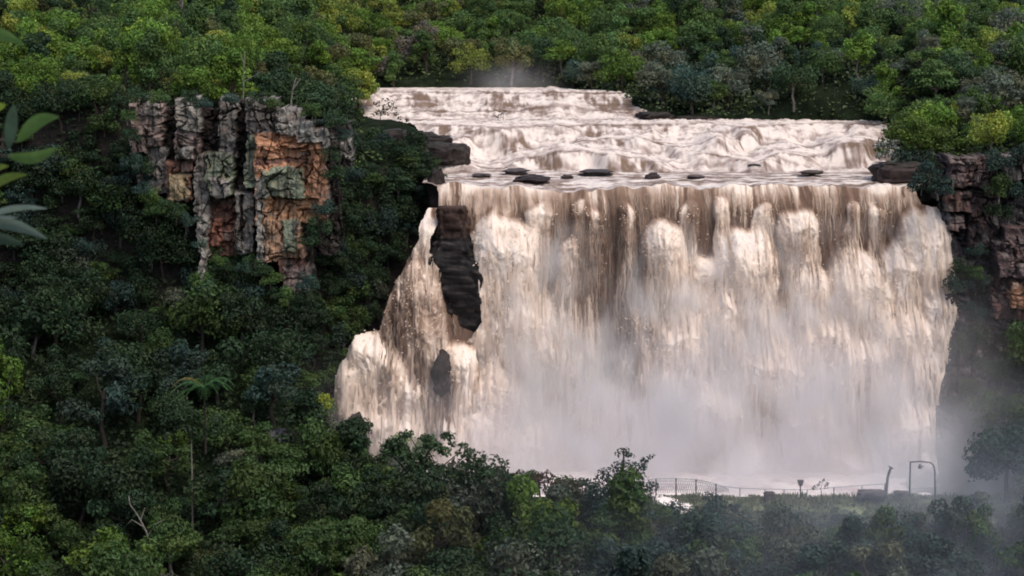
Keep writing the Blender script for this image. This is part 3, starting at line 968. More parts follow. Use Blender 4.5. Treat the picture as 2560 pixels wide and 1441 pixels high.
def crown_arrays(seed, shape, leaf=0.34, nleaf=1700):
    g = np.random.default_rng(1000 + seed)
    K = {'rounded': 15, 'broad': 17, 'tall': 15, 'open': 11, 'layered': 13, 'bushy': 12}[shape]
    R, H = {'rounded': (2.3, 2.3), 'broad': (2.9, 2.2), 'tall': (1.9, 3.3), 'open': (2.6, 2.2), 'layered': (2.7, 2.3), 'bushy': (1.9, 1.5)}[shape]
    cs = []
    for k in range(K):
        th = g.uniform(0, 2 * math.pi)
        rr = math.sqrt(g.uniform(0.02, 1)) * 0.78
        zz = math.sqrt(max(0, 1 - rr * rr)) * g.uniform(-0.25, 1.0)
        if shape == 'tall':
            zz = g.uniform(-0.15, 1.0)
            rr *= (1.15 - 0.75 * zz)
        if shape == 'layered':
            zz = round(zz * 3) / 3
        rc = R * g.uniform(0.26, 0.46) * (0.8 if shape == 'open' else 1)
        cs.append((rr * R * math.cos(th), rr * R * math.sin(th), zz * H, rc))
    cs = np.array(cs)
    per = (cs[:, 3] ** 2)
    per = np.maximum((per / per.sum() * nleaf).astype(int), 12)
    Vs, Fs, Cs, o = [], [], [], 0
    flat = 0.42 if shape == 'layered' else (0.6 if shape in ('open', 'broad') else 0.75)
    for (x, y, z, rc), m in zip(cs, per):
        d = g.normal(size=(m, 3))
        d[:, 2] = d[:, 2] * 0.9 + 0.25
        d /= np.linalg.norm(d, axis=1, keepdims=True)
        # lumpy shell
        lump = 1 + 0.22 * np.sin(d[:, 0] * 5 + seed + x * 3) * np.sin(d[:, 1] * 5 + y * 2) + 0.12 * np.sin(d[:, 2] * 9 + x)
        rad = rc * lump * g.uniform(0.72, 1.08, m) ** 0.7
        P = np.array([x, y, z]) + d * rad[:, None] * np.array([1, 1, flat])
        nn = d + g.normal(size=(m, 3)) * 0.55 + np.array([0, 0, 0.45])
        nn /= np.linalg.norm(nn, axis=1, keepdims=True)
        V, F = leaf_cloud(P, nn, leaf * g.uniform(0.65, 1.35, m), g)
        t = g.uniform(0.72, 1.3)
        warm = g.uniform(-0.12, 0.16)
        c = np.array([t * (1 + warm), t, t * (1 - warm)])
        Vs.append(V)
        Fs.append(F + o)
        o += len(V)
        Cs.append(np.tile(c, (len(V), 1)))
    return np.concatenate(Vs), np.concatenate(Fs), np.concatenate(Cs), cs, R, H


def trunk_arrays(seed, cs, H, hgt, r0):
    g = np.random.default_rng(5000 + seed)
    zb = -hgt
    top = np.array([g.uniform(-.3, .3), g.uniform(-.3, .3), H * 0.35])
    mid = np.array([g.uniform(-.35, .35), g.uniform(-.35, .35), zb * 0.45])
    parts = [tube([[0, 0, zb - 0.6], [0.05, 0, zb * 0.8], mid, top * 0.5 + mid * 0.1, top], [r0 * 1.3, r0, r0 * 0.8, r0 * 0.55, r0 * 0.3], 7)]
    for k in g.choice(len(cs), min(7, len(cs)), replace=False):
        c = cs[k, :3]
        s = mid + (top - mid) * g.uniform(0.1, 0.9)
        m = (s + c) / 2 + np.array([0, 0, -0.25])
        parts.append(tube([s, m, c * 0.97], [r0 * 0.45, r0 * 0.3, r0 * 0.12], 5))
    return join(parts)


SHAPES = ['rounded', 'broad', 'tall', 'open', 'layered', 'bushy']
VAR = {}
for si, sh in enumerate(SHAPES):
    VAR[sh] = []
    for k in range(4):
        V, F, C, cs, R, H = crown_arrays(si * 10 + k, sh, 0.31 if sh != 'bushy' else 0.27, {'open': 1500, 'bushy': 1300}.get(sh, 2500))
        cm = make_mesh(sh + '_crown', V, F, M_LEAF, C, smooth=False)
        hg = {'rounded': 2.2, 'broad': 2.5, 'tall': 2.3, 'open': 2.7, 'layered': 2.6, 'bushy': 0.7}[sh]
        TV, TF = trunk_arrays(si * 10 + k, cs, H, hg, 0.17 if sh != 'bushy' else 0.09)
        tm = make_poly_mesh(sh + '_trunk', TV, TF, M_PALEBARK if k == 3 else M_BARK)
        VAR[sh].append(dict(crown=cm, trunk=tm, R=R, H=H, hg=hg, V=V, F=F, C=C))


def add_tree(name, base, sh, k, scale, col, rot, label=None, cat='tree', group=None, stretch=1.0, hcol=None):
    v = VAR[sh][k]
    e = empty(name, base)
    e.rotation_euler = (0, 0, rot)
    e.scale = (scale, scale, scale * stretch)
    tag(e, label, cat, group)
    c = link('crown', v['crown'], e)
    c.location = (0, 0, v['hg'])
    c.color = (*col, 1)
    t = link('trunk', v['trunk'], e)
    t.location = (0, 0, v['hg'])
    return e


# pictured areas that trees must leave open (pixels of the photograph)
def in_poly(px, py, poly):
    px = np.asarray(px, float)
    py = np.asarray(py, float)
    r = np.zeros(px.shape, bool)
    n = len(poly)
    for i in range(n):
        x1, y1 = poly[i]
        x2, y2 = poly[(i + 1) % n]
        cond = ((y1 > py) != (y2 > py))
        with np.errstate(divide='ignore', invalid='ignore'):
            xi = (x2 - x1) * (py - y1) / (y2 - y1) + x1
        r ^= cond & (px < xi)
    return r


WATER_POLY = [(875, 226), (1290, 228), (1420, 240), (1560, 278), (1610, 300), (1930, 318), (2050, 332), (2188, 330), (2205, 405), (2185, 440), (2290, 462), (2310, 505), (2345, 510), (2368, 560), (2366, 750), (2340, 900), (2310, 1215), (2060, 1232), (1850, 1222), (1800, 1214), (1650, 1190), (1620, 1200),
              (1500, 1195), (1400, 1185), (1240, 1150), (1130, 1060), (1010, 1052), (930, 1040), (880, 1000), (850, 940), (880, 840), (900, 812), (945, 790), (1000, 660), (1040, 600), (1062, 540), (1100, 500), (1100, 425), (1185, 412), (1165, 360), (1090, 330), (1010, 325), (905, 320), (880, 300)]
CLIFF_POLY = [(330, 250), (410, 245), (440, 250), (505, 245), (615, 248), (770, 268), (825, 330), (818, 545), (765, 575), (750, 640), (778, 735), (735, 735), (700, 680), (650, 640), (525, 630), (510, 700), (497, 690), (495, 520), (420, 500), (385, 440), (375, 395), (325, 345)]
RCLIFF_POLY = [(2360, 392), (2490, 392), (2470, 480), (2440, 600), (2365, 640)]
RCLIFF2 = [(2470, 600), (2575, 550), (2575, 880), (2480, 860)]
TERRACE = [(1640, 1150), (2365, 1150), (2365, 1246), (2000, 1258), (1640, 1240)]
PROT = [(WATER_POLY, .15), (CLIFF_POLY, .35), (RCLIFF_POLY, .2), (RCLIFF2, .25), (TERRACE, .06)]


def blocked(px, py, rx, ry, tol=None):
    t = np.linspace(0, 2 * math.pi, 20, endpoint=False)
    xs = np.concatenate([[px], px + rx * np.cos(t), px + rx * 0.55 * np.cos(t)])
    ys = np.concatenate([[py], py + ry * np.sin(t), py + ry * 0.55 * np.sin(t)])
    for poly, lim in PROT:
        f = in_poly(xs, ys, poly).mean()
        if f > (lim if tol is None else tol):
            return True
    return False


def pick_colour(px, py, Y):
    r = random.random()

    def ch(*pairs):
        t = 0
        for c, w in pairs:
            t += w
            if r < t:
                return c
        return pairs[0][0]
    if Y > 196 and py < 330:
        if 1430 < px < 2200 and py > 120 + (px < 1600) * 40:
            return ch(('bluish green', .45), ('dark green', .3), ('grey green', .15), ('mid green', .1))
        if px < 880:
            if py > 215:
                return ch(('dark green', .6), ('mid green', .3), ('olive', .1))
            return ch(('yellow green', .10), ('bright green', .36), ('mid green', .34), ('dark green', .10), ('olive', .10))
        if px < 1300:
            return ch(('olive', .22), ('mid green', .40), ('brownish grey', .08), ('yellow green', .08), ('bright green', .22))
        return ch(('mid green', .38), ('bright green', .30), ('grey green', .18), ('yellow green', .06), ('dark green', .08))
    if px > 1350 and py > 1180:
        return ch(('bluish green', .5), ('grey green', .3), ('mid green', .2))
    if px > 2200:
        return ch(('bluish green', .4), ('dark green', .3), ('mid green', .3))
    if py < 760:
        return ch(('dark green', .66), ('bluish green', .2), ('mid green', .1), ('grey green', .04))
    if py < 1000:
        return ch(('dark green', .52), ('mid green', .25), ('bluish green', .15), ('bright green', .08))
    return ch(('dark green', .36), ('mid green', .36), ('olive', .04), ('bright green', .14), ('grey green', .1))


CAND = []   # dict per candidate tree


def consider(X, Y, kindname, sh=None, scale=None, zoff=0.0, colour=None, tol=None, stretch=None, z=None):
    zb = float(terrain(X, Y)) if z is None else z
    if sh is None:
        sh = random.choices(SHAPES[:5], [3.4, 3, 2, 2, 1.2])[0] if kindname != 'shrub' else 'bushy'
    k = random.randrange(4)
    v = VAR[sh][k]
    if scale is None:
        scale = random.uniform(0.6, 1.1) if kindname == 'savanna_tree' else random.choice([random.uniform(0.6, 0.95), random.uniform(0.85, 1.2), random.uniform(1.0, 1.4)])
    st = stretch or random.uniform(0.85, 1.3)
    zc = zb + (v['hg'] + v['H'] * 0.45) * scale * st
    px, py = proj((X, Y, zc))
    m = FPX / Y * scale
    rx, ry = v['R'] * 1.05 * m, (v['H'] * 0.62) * m * st
    if px < -900 or px > 3460 or py - ry > 1500:
        return False
    if blocked(px, py, rx, ry, tol):
        return False
    if Y < 206 and 2195 < px < 2450 and 285 < py < 420 and kindname == 'savanna_tree':
        return False
    c = colour or pick_colour(px, py, Y)
    CAND.append(dict(X=X, Y=Y, z=zb - 0.15, sh=sh, k=k, s=scale, st=st, px=float(px), py=float(py), rx=rx, ry=ry, c=c, kind=kindname, rot=random.uniform(0, 6.28)))
    return True


def scatter(x0, x1, y0, y1, sp, kindname, shrink=True, **kw):
    row = 0
    y = y0
    while y < y1:
        x = x0 + (row % 2) * sp / 2
        while x < x1:
            X = x + random.uniform(-.38, .38) * sp
            Y = y + random.uniform(-.38, .38) * sp
            xl, xr = pinterp(Y, XL_PTS), pinterp(Y, XR_PTS)
            wet = 198 < Y < 259 and xl - 0.5 < X < xr + 0.5
            pool = 178.5 < Y < 200 and -6 < X < 43
            if not wet and not pool:
                for sc in (None, 0.75, 0.55):
                    k2 = dict(kw)
                    if sc is not None:
                        k2['scale'] = sc * random.uniform(0.85, 1.1)
                    if consider(X, Y, kindname, **k2):
                        break
            x += sp
        y += sp * 0.87
        row += 1


# plateau, slopes, valley
scatter(-92, -17, 199.5, 262, 4.1, 'savanna_tree')
scatter(-85, 85, 262, 318, 4.4, 'savanna_tree')
scatter(-26, -10, 216, 262, 4.2, 'savanna_tree')
scatter(6, 90, 234, 262, 4.0, 'savanna_tree')
scatter(39, 80, 199, 236, 4.0, 'savanna_tree')
scatter(-62, -9, 147, 192, 4.0, 'forest_tree')
scatter(-11, 9, 147, 172, 3.9, 'forest_tree')
scatter(8, 60, 146, 168, 3.6, 'forest_tree')
scatter(44, 82, 168, 194, 3.8, 'forest_tree')
# low shrubs on the terrace front, at the wood's edge
scatter(7, 50, 163, 171, 1.9, 'shrub', scale=0.55, colour='bluish green')


def wall_plants(poly, n, sp, kinds, scale=(0.5, 0.9)):
    xs = [p[0] for p in poly]
    ys = [p[1] for p in poly]
    pts = []
    tries = 0
    while len(pts) < n and tries < n * 40:
        tries += 1
        x, y = random.uniform(min(xs), max(xs)), random.uniform(min(ys), max(ys))
        if not in_poly(np.array([x]), np.array([y]), poly)[0]:
            continue
        if any((x - a) ** 2 + ((y - b) * 1.2) ** 2 < sp * sp for a, b in pts):
            continue
        h = ray_hit(x, y)
        if h is None:
            continue
        pts.append((x, y))
        consider(h[0], h[1] - 0.3, kinds, sh=random.choice(['bushy', 'bushy', 'rounded', 'layered', 'broad']) if kinds != 'shrub' else 'bushy',
                 scale=random.uniform(*scale), tol=0.45, z=h[2] - 0.6)


wall_plants([(820, 300), (1000, 340), (1090, 400), (1090, 500), (1050, 560), (990, 650), (940, 780), (850, 800), (770, 640), (770, 570), (830, 540)], 80, 34, 'forest_tree', (0.45, 0.8))
wall_plants([(-80, 270), (330, 250), (320, 350), (380, 450), (400, 510), (500, 540), (500, 800), (-80, 800)], 90, 44, 'forest_tree', (0.55, 0.95))
wall_plants([(760, 800), (890, 835), (855, 930), (885, 1010), (905, 1055), (760, 1060)], 34, 34, 'forest_tree', (0.55, 0.85))
wall_plants([(2585, 400), (3100, 400), (3100, 1150), (2585, 1150)], 90, 52, 'shrub', (0.8, 1.5))
wall_plants([(500, 640), (650, 660), (720, 750), (860, 830), (800, 900), (480, 860)], 24, 44, 'forest_tree', (0.6, 0.9))
for (gx_, gy_, gs_) in [(425, 290, .5), (424, 340, .5), (520, 270, .6), (530, 320, .6), (522, 365, .5), (508, 250, .5), (470, 238, .5), (400, 238, .55), (345, 238, .55), (575, 236, .5), (640, 238, .55), (690, 246, .5), (780, 268, .6), (810, 290, .6), (840, 300, .6), (860, 330, .5), (590, 400, .35), (500, 600, .4), (560, 655, .5), (605, 660, .5), (655, 668, .5), (690, 720, .5), (730, 760, .5), (780, 600, .6), (800, 560, .6), (770, 700, .6), (330, 400, .6), (360, 470, .6), (390, 520, .6), (440, 525, .6), (470, 545, .5), (500, 690, .6), (520, 720, .6), (545, 640, .5), (630, 650, .5), (675, 690, .6), (720, 740, .6), (765, 740, .6), (355, 410, .6), (380, 490, .6), (410, 500, .5), (830, 380, .5), (835, 430, .6), (815, 520, .6), (325, 330, .5), (318, 280, .5), (600, 300, .35), (430, 380, .4)]:
    p_ = at(gx_, gy_, 188.6)
    consider(p_[0], 188.6, 'shrub', sh='bushy', scale=gs_, z=p_[2] - .8, colour=random.choice(['dark green', 'dark green', 'mid green', 'bluish green']), tol=.95)


def right_wall_plant(px, py, s, c):
    p = at(px, py, 193.2)
    consider(p[0], 193.2, 'shrub', sh='bushy', scale=s, z=p[2] - 0.9, colour=c, tol=0.34)


for (px, py) in [(2440, 500), (2425, 545), (2455, 560), (2415, 600), (2450, 620), (2400, 650), (2430, 680), (2465, 690), (2395, 705), (2500, 470), (2540, 480), (2530, 530), (2480, 520), (2410, 760), (2450, 780), (2440, 840), (2480, 830), (2520, 860), (2400, 860), (2460, 900), (2500, 930), (2545, 920), (2430, 960), (2490, 990), (2540, 1010), (2445, 1040), (2395, 1010), (2330, 420), (2300, 455), (2345, 460), (2500, 400), (2550, 385), (2545, 590), (2480, 740)]:
    right_wall_plant(px + random.uniform(-8, 8), py + random.uniform(-8, 8), random.uniform(0.45, 0.85), random.choice(['bluish green', 'dark green', 'mid green', 'bluish green']))

# ---- which of them show: a coarse picture of crowns, far to near
IDB = np.full((361, 641), -1, int)
gx, gy = np.meshgrid(np.arange(641) * 4.0, np.arange(361) * 4.0)
WM = in_poly(gx, gy, WATER_POLY) | in_poly(gx, gy, CLIFF_POLY)
order = sorted(range(len(CAND)), key=lambda i: -CAND[i]['Y'])
waterdone = False
for i in order:
    c = CAND[i]
    if c['Y'] < 199 and not waterdone:
        IDB[WM] = -1
        waterdone = True
    x0, x1 = int(max(0, (c['px'] - c['rx']) // 4)), int(min(640, (c['px'] + c['rx']) // 4 + 1))
    y0, y1 = int(max(0, (c['py'] - c['ry']) // 4)), int(min(360, (c['py'] + c['ry']) // 4 + 1))
    if x1 <= x0 or y1 <= y0:
        continue
    sub = (((gx[y0:y1, x0:x1] - c['px']) / c['rx']) ** 2 + ((gy[y0:y1, x0:x1] - c['py']) / c['ry']) ** 2) < 0.85
    IDB[y0:y1, x0:x1][sub] = i
vis = np.bincount(IDB[IDB >= 0].ravel(), minlength=len(CAND))
for i, c in enumerate(CAND):
    c['vis'] = int(vis[i])

single, mass = [], []
for kn in ('savanna_tree', 'forest_tree', 'shrub'):
    L = sorted([c for c in CAND if c['kind'] == kn], key=lambda c: -c['vis'])
    good = [c for c in L if c['vis'] >= 14][:290]
    ids = set(map(id, good))
    single += good
    mass += [c for c in L if id(c) not in ids]

ORD = ['', 'first', 'second', 'third', 'fourth', 'fifth', 'sixth', 'seventh', 'eighth', 'ninth', 'tenth', 'eleventh', 'twelfth', 'thirteenth', 'fourteenth', 'fifteenth', 'sixteenth']


def region(c):
    x, y = c['px'], c['py']
    if c['kind'] == 'savanna_tree':
        if y < 330:
            row = 'high on the hill' if y < 85 else ('halfway up the hill' if y < 170 else 'low on the hill')
            colm = ('behind the big leaves' if x < 330 else 'above the cliff' if x < 620 else 'above the cliff corner' if x < 880 else 'behind the upper cascade' if x < 1200 else
                    'behind the river crest' if x < 1480 else 'behind the river bend' if x < 1800 else 'behind the far bank' if x < 2180 else 'above the dark cliff')
            return row + ' ' + colm
        return 'on the bank above the dark cliff' if x > 1300 else 'on the bank beside the orange cliff'
    if c['kind'] == 'shrub':
        if x > 2340 and y < 1130:
            return 'on the upper dark cliff' if y < 620 else ('halfway down the dark cliff' if y < 850 else 'at the foot of the dark cliff')
        row = 'along the terrace edge' if y < 1290 else 'below the terrace'
        colm = 'under the netting' if x < 1850 else 'under the rail' if x < 2200 else 'under the iron frame'
        return row + ' ' + colm
    if x > 2200 and y < 1240:
        return 'at the foot of the dark cliff'
    if x > 1350:
        if y < 1300:
            return 'below the netting' if x < 1850 else 'below the rail'
        return 'in the mist below the terrace' if x > 1850 else 'in the mist below the netting'
    if x > 880:
        if y < 560:
            return 'on the gorge wall above the side cascade'
        if y < 820:
            return 'on the dark gorge wall'
        return 'in front of the pool' if y < 1300 else 'in the valley below the pool'
    if x > 740 and y < 840:
        return 'between the orange cliff and side cascade'
    if y < 420:
        return 'on the slope beside the cliff top'
    if y < 700:
        return 'on the shaded slope beside the cliff' if x < 500 else 'in the cliff recess'
    row = 'high under the cliff' if y < 860 else 'halfway down the slope' if y < 1060 else 'low on the slope' if y < 1260 else 'at the slope foot'
    colm = 'under the big leaves' if x < 220 else 'near the palm' if x < 640 else 'near the grey boulder' if 860 > x else 'near the spray'
    return row + ' ' + colm


groups = {}
for c in single:
    groups.setdefault((c['kind'], c['sh'], c['c'], region(c)), []).append(c)
GROUPNAME = {'savanna_tree': 'small trees on the hill and banks above the falls', 'forest_tree': 'trees on the gorge slopes and in the valley', 'shrub': 'shrubs on the dark cliff and terrace'}
CATN = {'savanna_tree': 'tree', 'forest_tree': 'tree', 'shrub': 'shrub'}
for (kn, sh, cn, reg), L in groups.items():
    L.sort(key=lambda c: c['px'])
    for i, c in enumerate(L):
        noun = 'shrub' if kn == 'shrub' else 'tree'
        adj = '' if kn == 'shrub' else sh + ' '
        lab = f"{adj}{cn} {noun} {reg}"
        if len(L) > 1:
            lab += f", {ORD[min(i + 1, 16)]} from left"
        col = np.array(PAL[cn]) * random.uniform(0.82, 1.2) * (1.5 if kn == 'savanna_tree' else 1.5 if kn == 'shrub' and c['px'] < 2300 else 1.0)  # hill trees' leaf colour lightened in place of distance haze
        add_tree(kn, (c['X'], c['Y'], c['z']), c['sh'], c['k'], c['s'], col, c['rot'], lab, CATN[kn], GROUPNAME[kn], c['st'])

# the rest of the wood, one mass
Vs, Fs, Cs, o = [], [], [], 0
for c in mass:
    v = VAR[c['sh']][c['k']]
    nl = len(v['F'])
    stepn = 2 if c['Y'] < 300 else 3
    idx = np.arange(0, nl, stepn)
    vi = (idx[:, None] * 4 + np.arange(4)).ravel()
    P = v['V'][vi].copy()
    ctr = np.repeat(P.reshape(-1, 4, 3).mean(1), 4, 0)
    P = ctr + (P - ctr) * math.sqrt(stepn)
    ca, sa = math.cos(c['rot']), math.sin(c['rot'])
    P = np.stack([P[:, 0] * ca - P[:, 1] * sa, P[:, 0] * sa + P[:, 1] * ca, (P[:, 2] + v['hg']) * c['st']], -1) * c['s']
    P += np.array([c['X'], c['Y'], c['z']])
    Vs.append(P)
    Fs.append(np.arange(len(P)).reshape(-1, 4) + o)
    o += len(P)
    Cs.append(v['C'][vi] * np.array(PAL[c['c']]) * (1.5 if c['kind'] == 'savanna_tree' else 1.0))  # same haze lightening put into the colour of hill trees
me = make_mesh('forest', np.concatenate(Vs), np.concatenate(Fs), M_LEAF_MASS, np.concatenate(Cs), smooth=False)
tag(link('forest', me), 'mass of small trees filling the gaps in the wood', 'forest', None, 'stuff')


def build_undergrowth():
    g = np.random.default_rng(77)
    Ps, Ns = [], []
    for (x0, x1, y0, y1, n) in [(-62, -6, 146, 205, 30000), (-90, -14, 200, 300, 20000), (-80, 85, 258, 315, 26000), (5, 85, 232, 262, 14000), (38, 80, 196, 236, 10000), (-8, 60, 146, 176, 22000), (42, 60, 170, 197, 7000)]:
        X = g.uniform(x0, x1, n)
        Y = g.uniform(y0, y1, n)
        xl, xr = pinterp(Y, XL_PTS), pinterp(Y, XR_PTS)
        wet = (Y > 198) & (Y < 260) & (X > xl - .3) & (X < xr + .3)
        clear = (Y > 173.5) & (Y < 200) & (X > -7) & (X < 44)
        ok = ~wet & ~clear
        X, Y = X[ok], Y[ok]
        Z = terrain(X, Y) + np.where(Y > 199, 1.8, 0.9) * g.uniform(0.0, 1.0, len(X)) ** 1.4
        P = np.stack([X, Y, Z], -1)
        px, py = proj(P)
        ok = ~(in_poly(px, py, CLIFF_POLY) | in_poly(px, py, WATER_POLY))
        Ps.append(P[ok])
    P = np.concatenate(Ps)
    n = len(P)
    nn = g.normal(size=(n, 3)) * 0.6 + np.array([0, -0.4, 0.8])
    nn /= np.linalg.norm(nn, axis=1, keepdims=True)
    V, F = leaf_cloud(P, nn, g.uniform(0.25, 0.65, n), g, 0.6)
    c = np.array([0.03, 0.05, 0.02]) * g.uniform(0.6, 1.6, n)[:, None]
    c = np.where((P[:, 1] > 199)[:, None], c * np.array([1.9, 1.75, 1.3]), c)  # plateau gaps lightened by colour, standing in for haze
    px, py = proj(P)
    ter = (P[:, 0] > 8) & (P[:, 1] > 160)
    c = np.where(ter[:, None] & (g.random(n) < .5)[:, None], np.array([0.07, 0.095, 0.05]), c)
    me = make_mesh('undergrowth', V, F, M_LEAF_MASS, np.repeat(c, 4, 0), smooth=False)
    tag(link('undergrowth', me), 'low dark leafy undergrowth between the trees', 'undergrowth', None, 'stuff')


build_undergrowth()

# ------------------------------------------------------------------ singular plants
def limb_mesh(name, polys, mat, parent):
    return link(name, make_poly_mesh(name, *join([tube(p, r, 6) for p, r in polys]), mat), parent)


def custom_tree(name, D, base, paths, clumps, col, label, cat='tree', leaf=0.3, per=120, flat=0.6, bark=None, seed=1, group=None, tr=0.14):
    """paths: limbs as pixel polylines; clumps: (px,py,r_px) balls of foliage"""
    g = np.random.default_rng(300 + seed)
    b = at(*base, D)
    e = empty(name, b)
    tag(e, label, cat, group)
    s = D / FPX
    parts = []
    for pi, path in enumerate(paths):
        pts = [at(x, y, D + g.uniform(-.15, .15)) - b for x, y in path]
        r = tr if pi == 0 else tr * 0.5
        if pi == 0:
            w0 = pts[0] + b
            g0 = float(terrain(w0[0], w0[1])) - 0.4
            if w0[2] > g0:
                pts = [np.array([w0[0], w0[1], g0]) - b] + pts
        parts.append((pts, list(np.linspace(r, r * 0.35, len(pts)))))
    if parts:
        limb_mesh('trunk', parts, bark or M_BARK, e)
    if clumps:
        Vs, Fs, Cs, o = [], [], [], 0
        for (x, y, r) in clumps:
            R = r * s
            m = max(10, int(per * (R / 0.8) ** 2))
            c0 = at(x, y, D + g.uniform(-.6, .6) * R) - b
            d = g.normal(size=(m, 3))
            d /= np.linalg.norm(d, axis=1, keepdims=True)
            P = c0 + d * (R * g.uniform(0.35, 1.1, m) ** .6)[:, None] * np.array([1, 1, flat])
            nn = d + g.normal(size=(m, 3)) * .6 + np.array([0, 0, .5])
            nn /= np.linalg.norm(nn, axis=1, keepdims=True)
            V, F = leaf_cloud(P, nn, leaf * g.uniform(.6, 1.3, m), g, .6)
            Vs.append(V)
            Fs.append(F + o)
            o += len(V)
            Cs.append(np.tile(np.ones(3) * g.uniform(.7, 1.3), (len(V), 1)))
        c = link('crown', make_mesh(name + '_crown', np.concatenate(Vs), np.concatenate(Fs), M_LEAF, np.concatenate(Cs), smooth=False), e)
        c.color = (*col, 1)
    return e


def build_grass():
    g = np.random.default_rng(88)
    n = 26000
    X = g.uniform(9, 46, n)
    Y = g.uniform(169.5, 177.6, n)
    keep = fbm(X / 2.5, Y / 2.0, 501, 3) + g.normal(0, .25, n) > -0.15
    X, Y = X[keep], Y[keep]
    n = len(X)
    P = np.stack([X, Y, terrain(X, Y) + 0.04], -1)
    h = g.uniform(.12, .5, n) * (0.7 + 0.8 * np.clip(fbm(X / 3, Y / 3, 505, 2), -.5, 1))
    th = g.uniform(0, 6.28, n)
    w = np.stack([np.cos(th), np.sin(th), 0 * th], -1) * g.uniform(.03, .10, n)[:, None]
    up = np.stack([g.normal(0, .3, n), g.normal(0, .3, n), np.ones(n)], -1) * h[:, None]
    V = np.stack([P - w, P + w, P + w * .3 + up, P - w * .3 + up], 1).reshape(-1, 3)
    c = lerp(np.array([.10, .125, .06]), np.array([.20, .20, .12]), g.random(n)[:, None])
    tag(link('grass', make_mesh('grass', V, np.arange(4 * n).reshape(n, 4), M_LEAF_MASS, np.repeat(c, 4, 0), smooth=False)), 'rough pale grass along the terrace', 'grass', None, 'stuff')


build_grass()


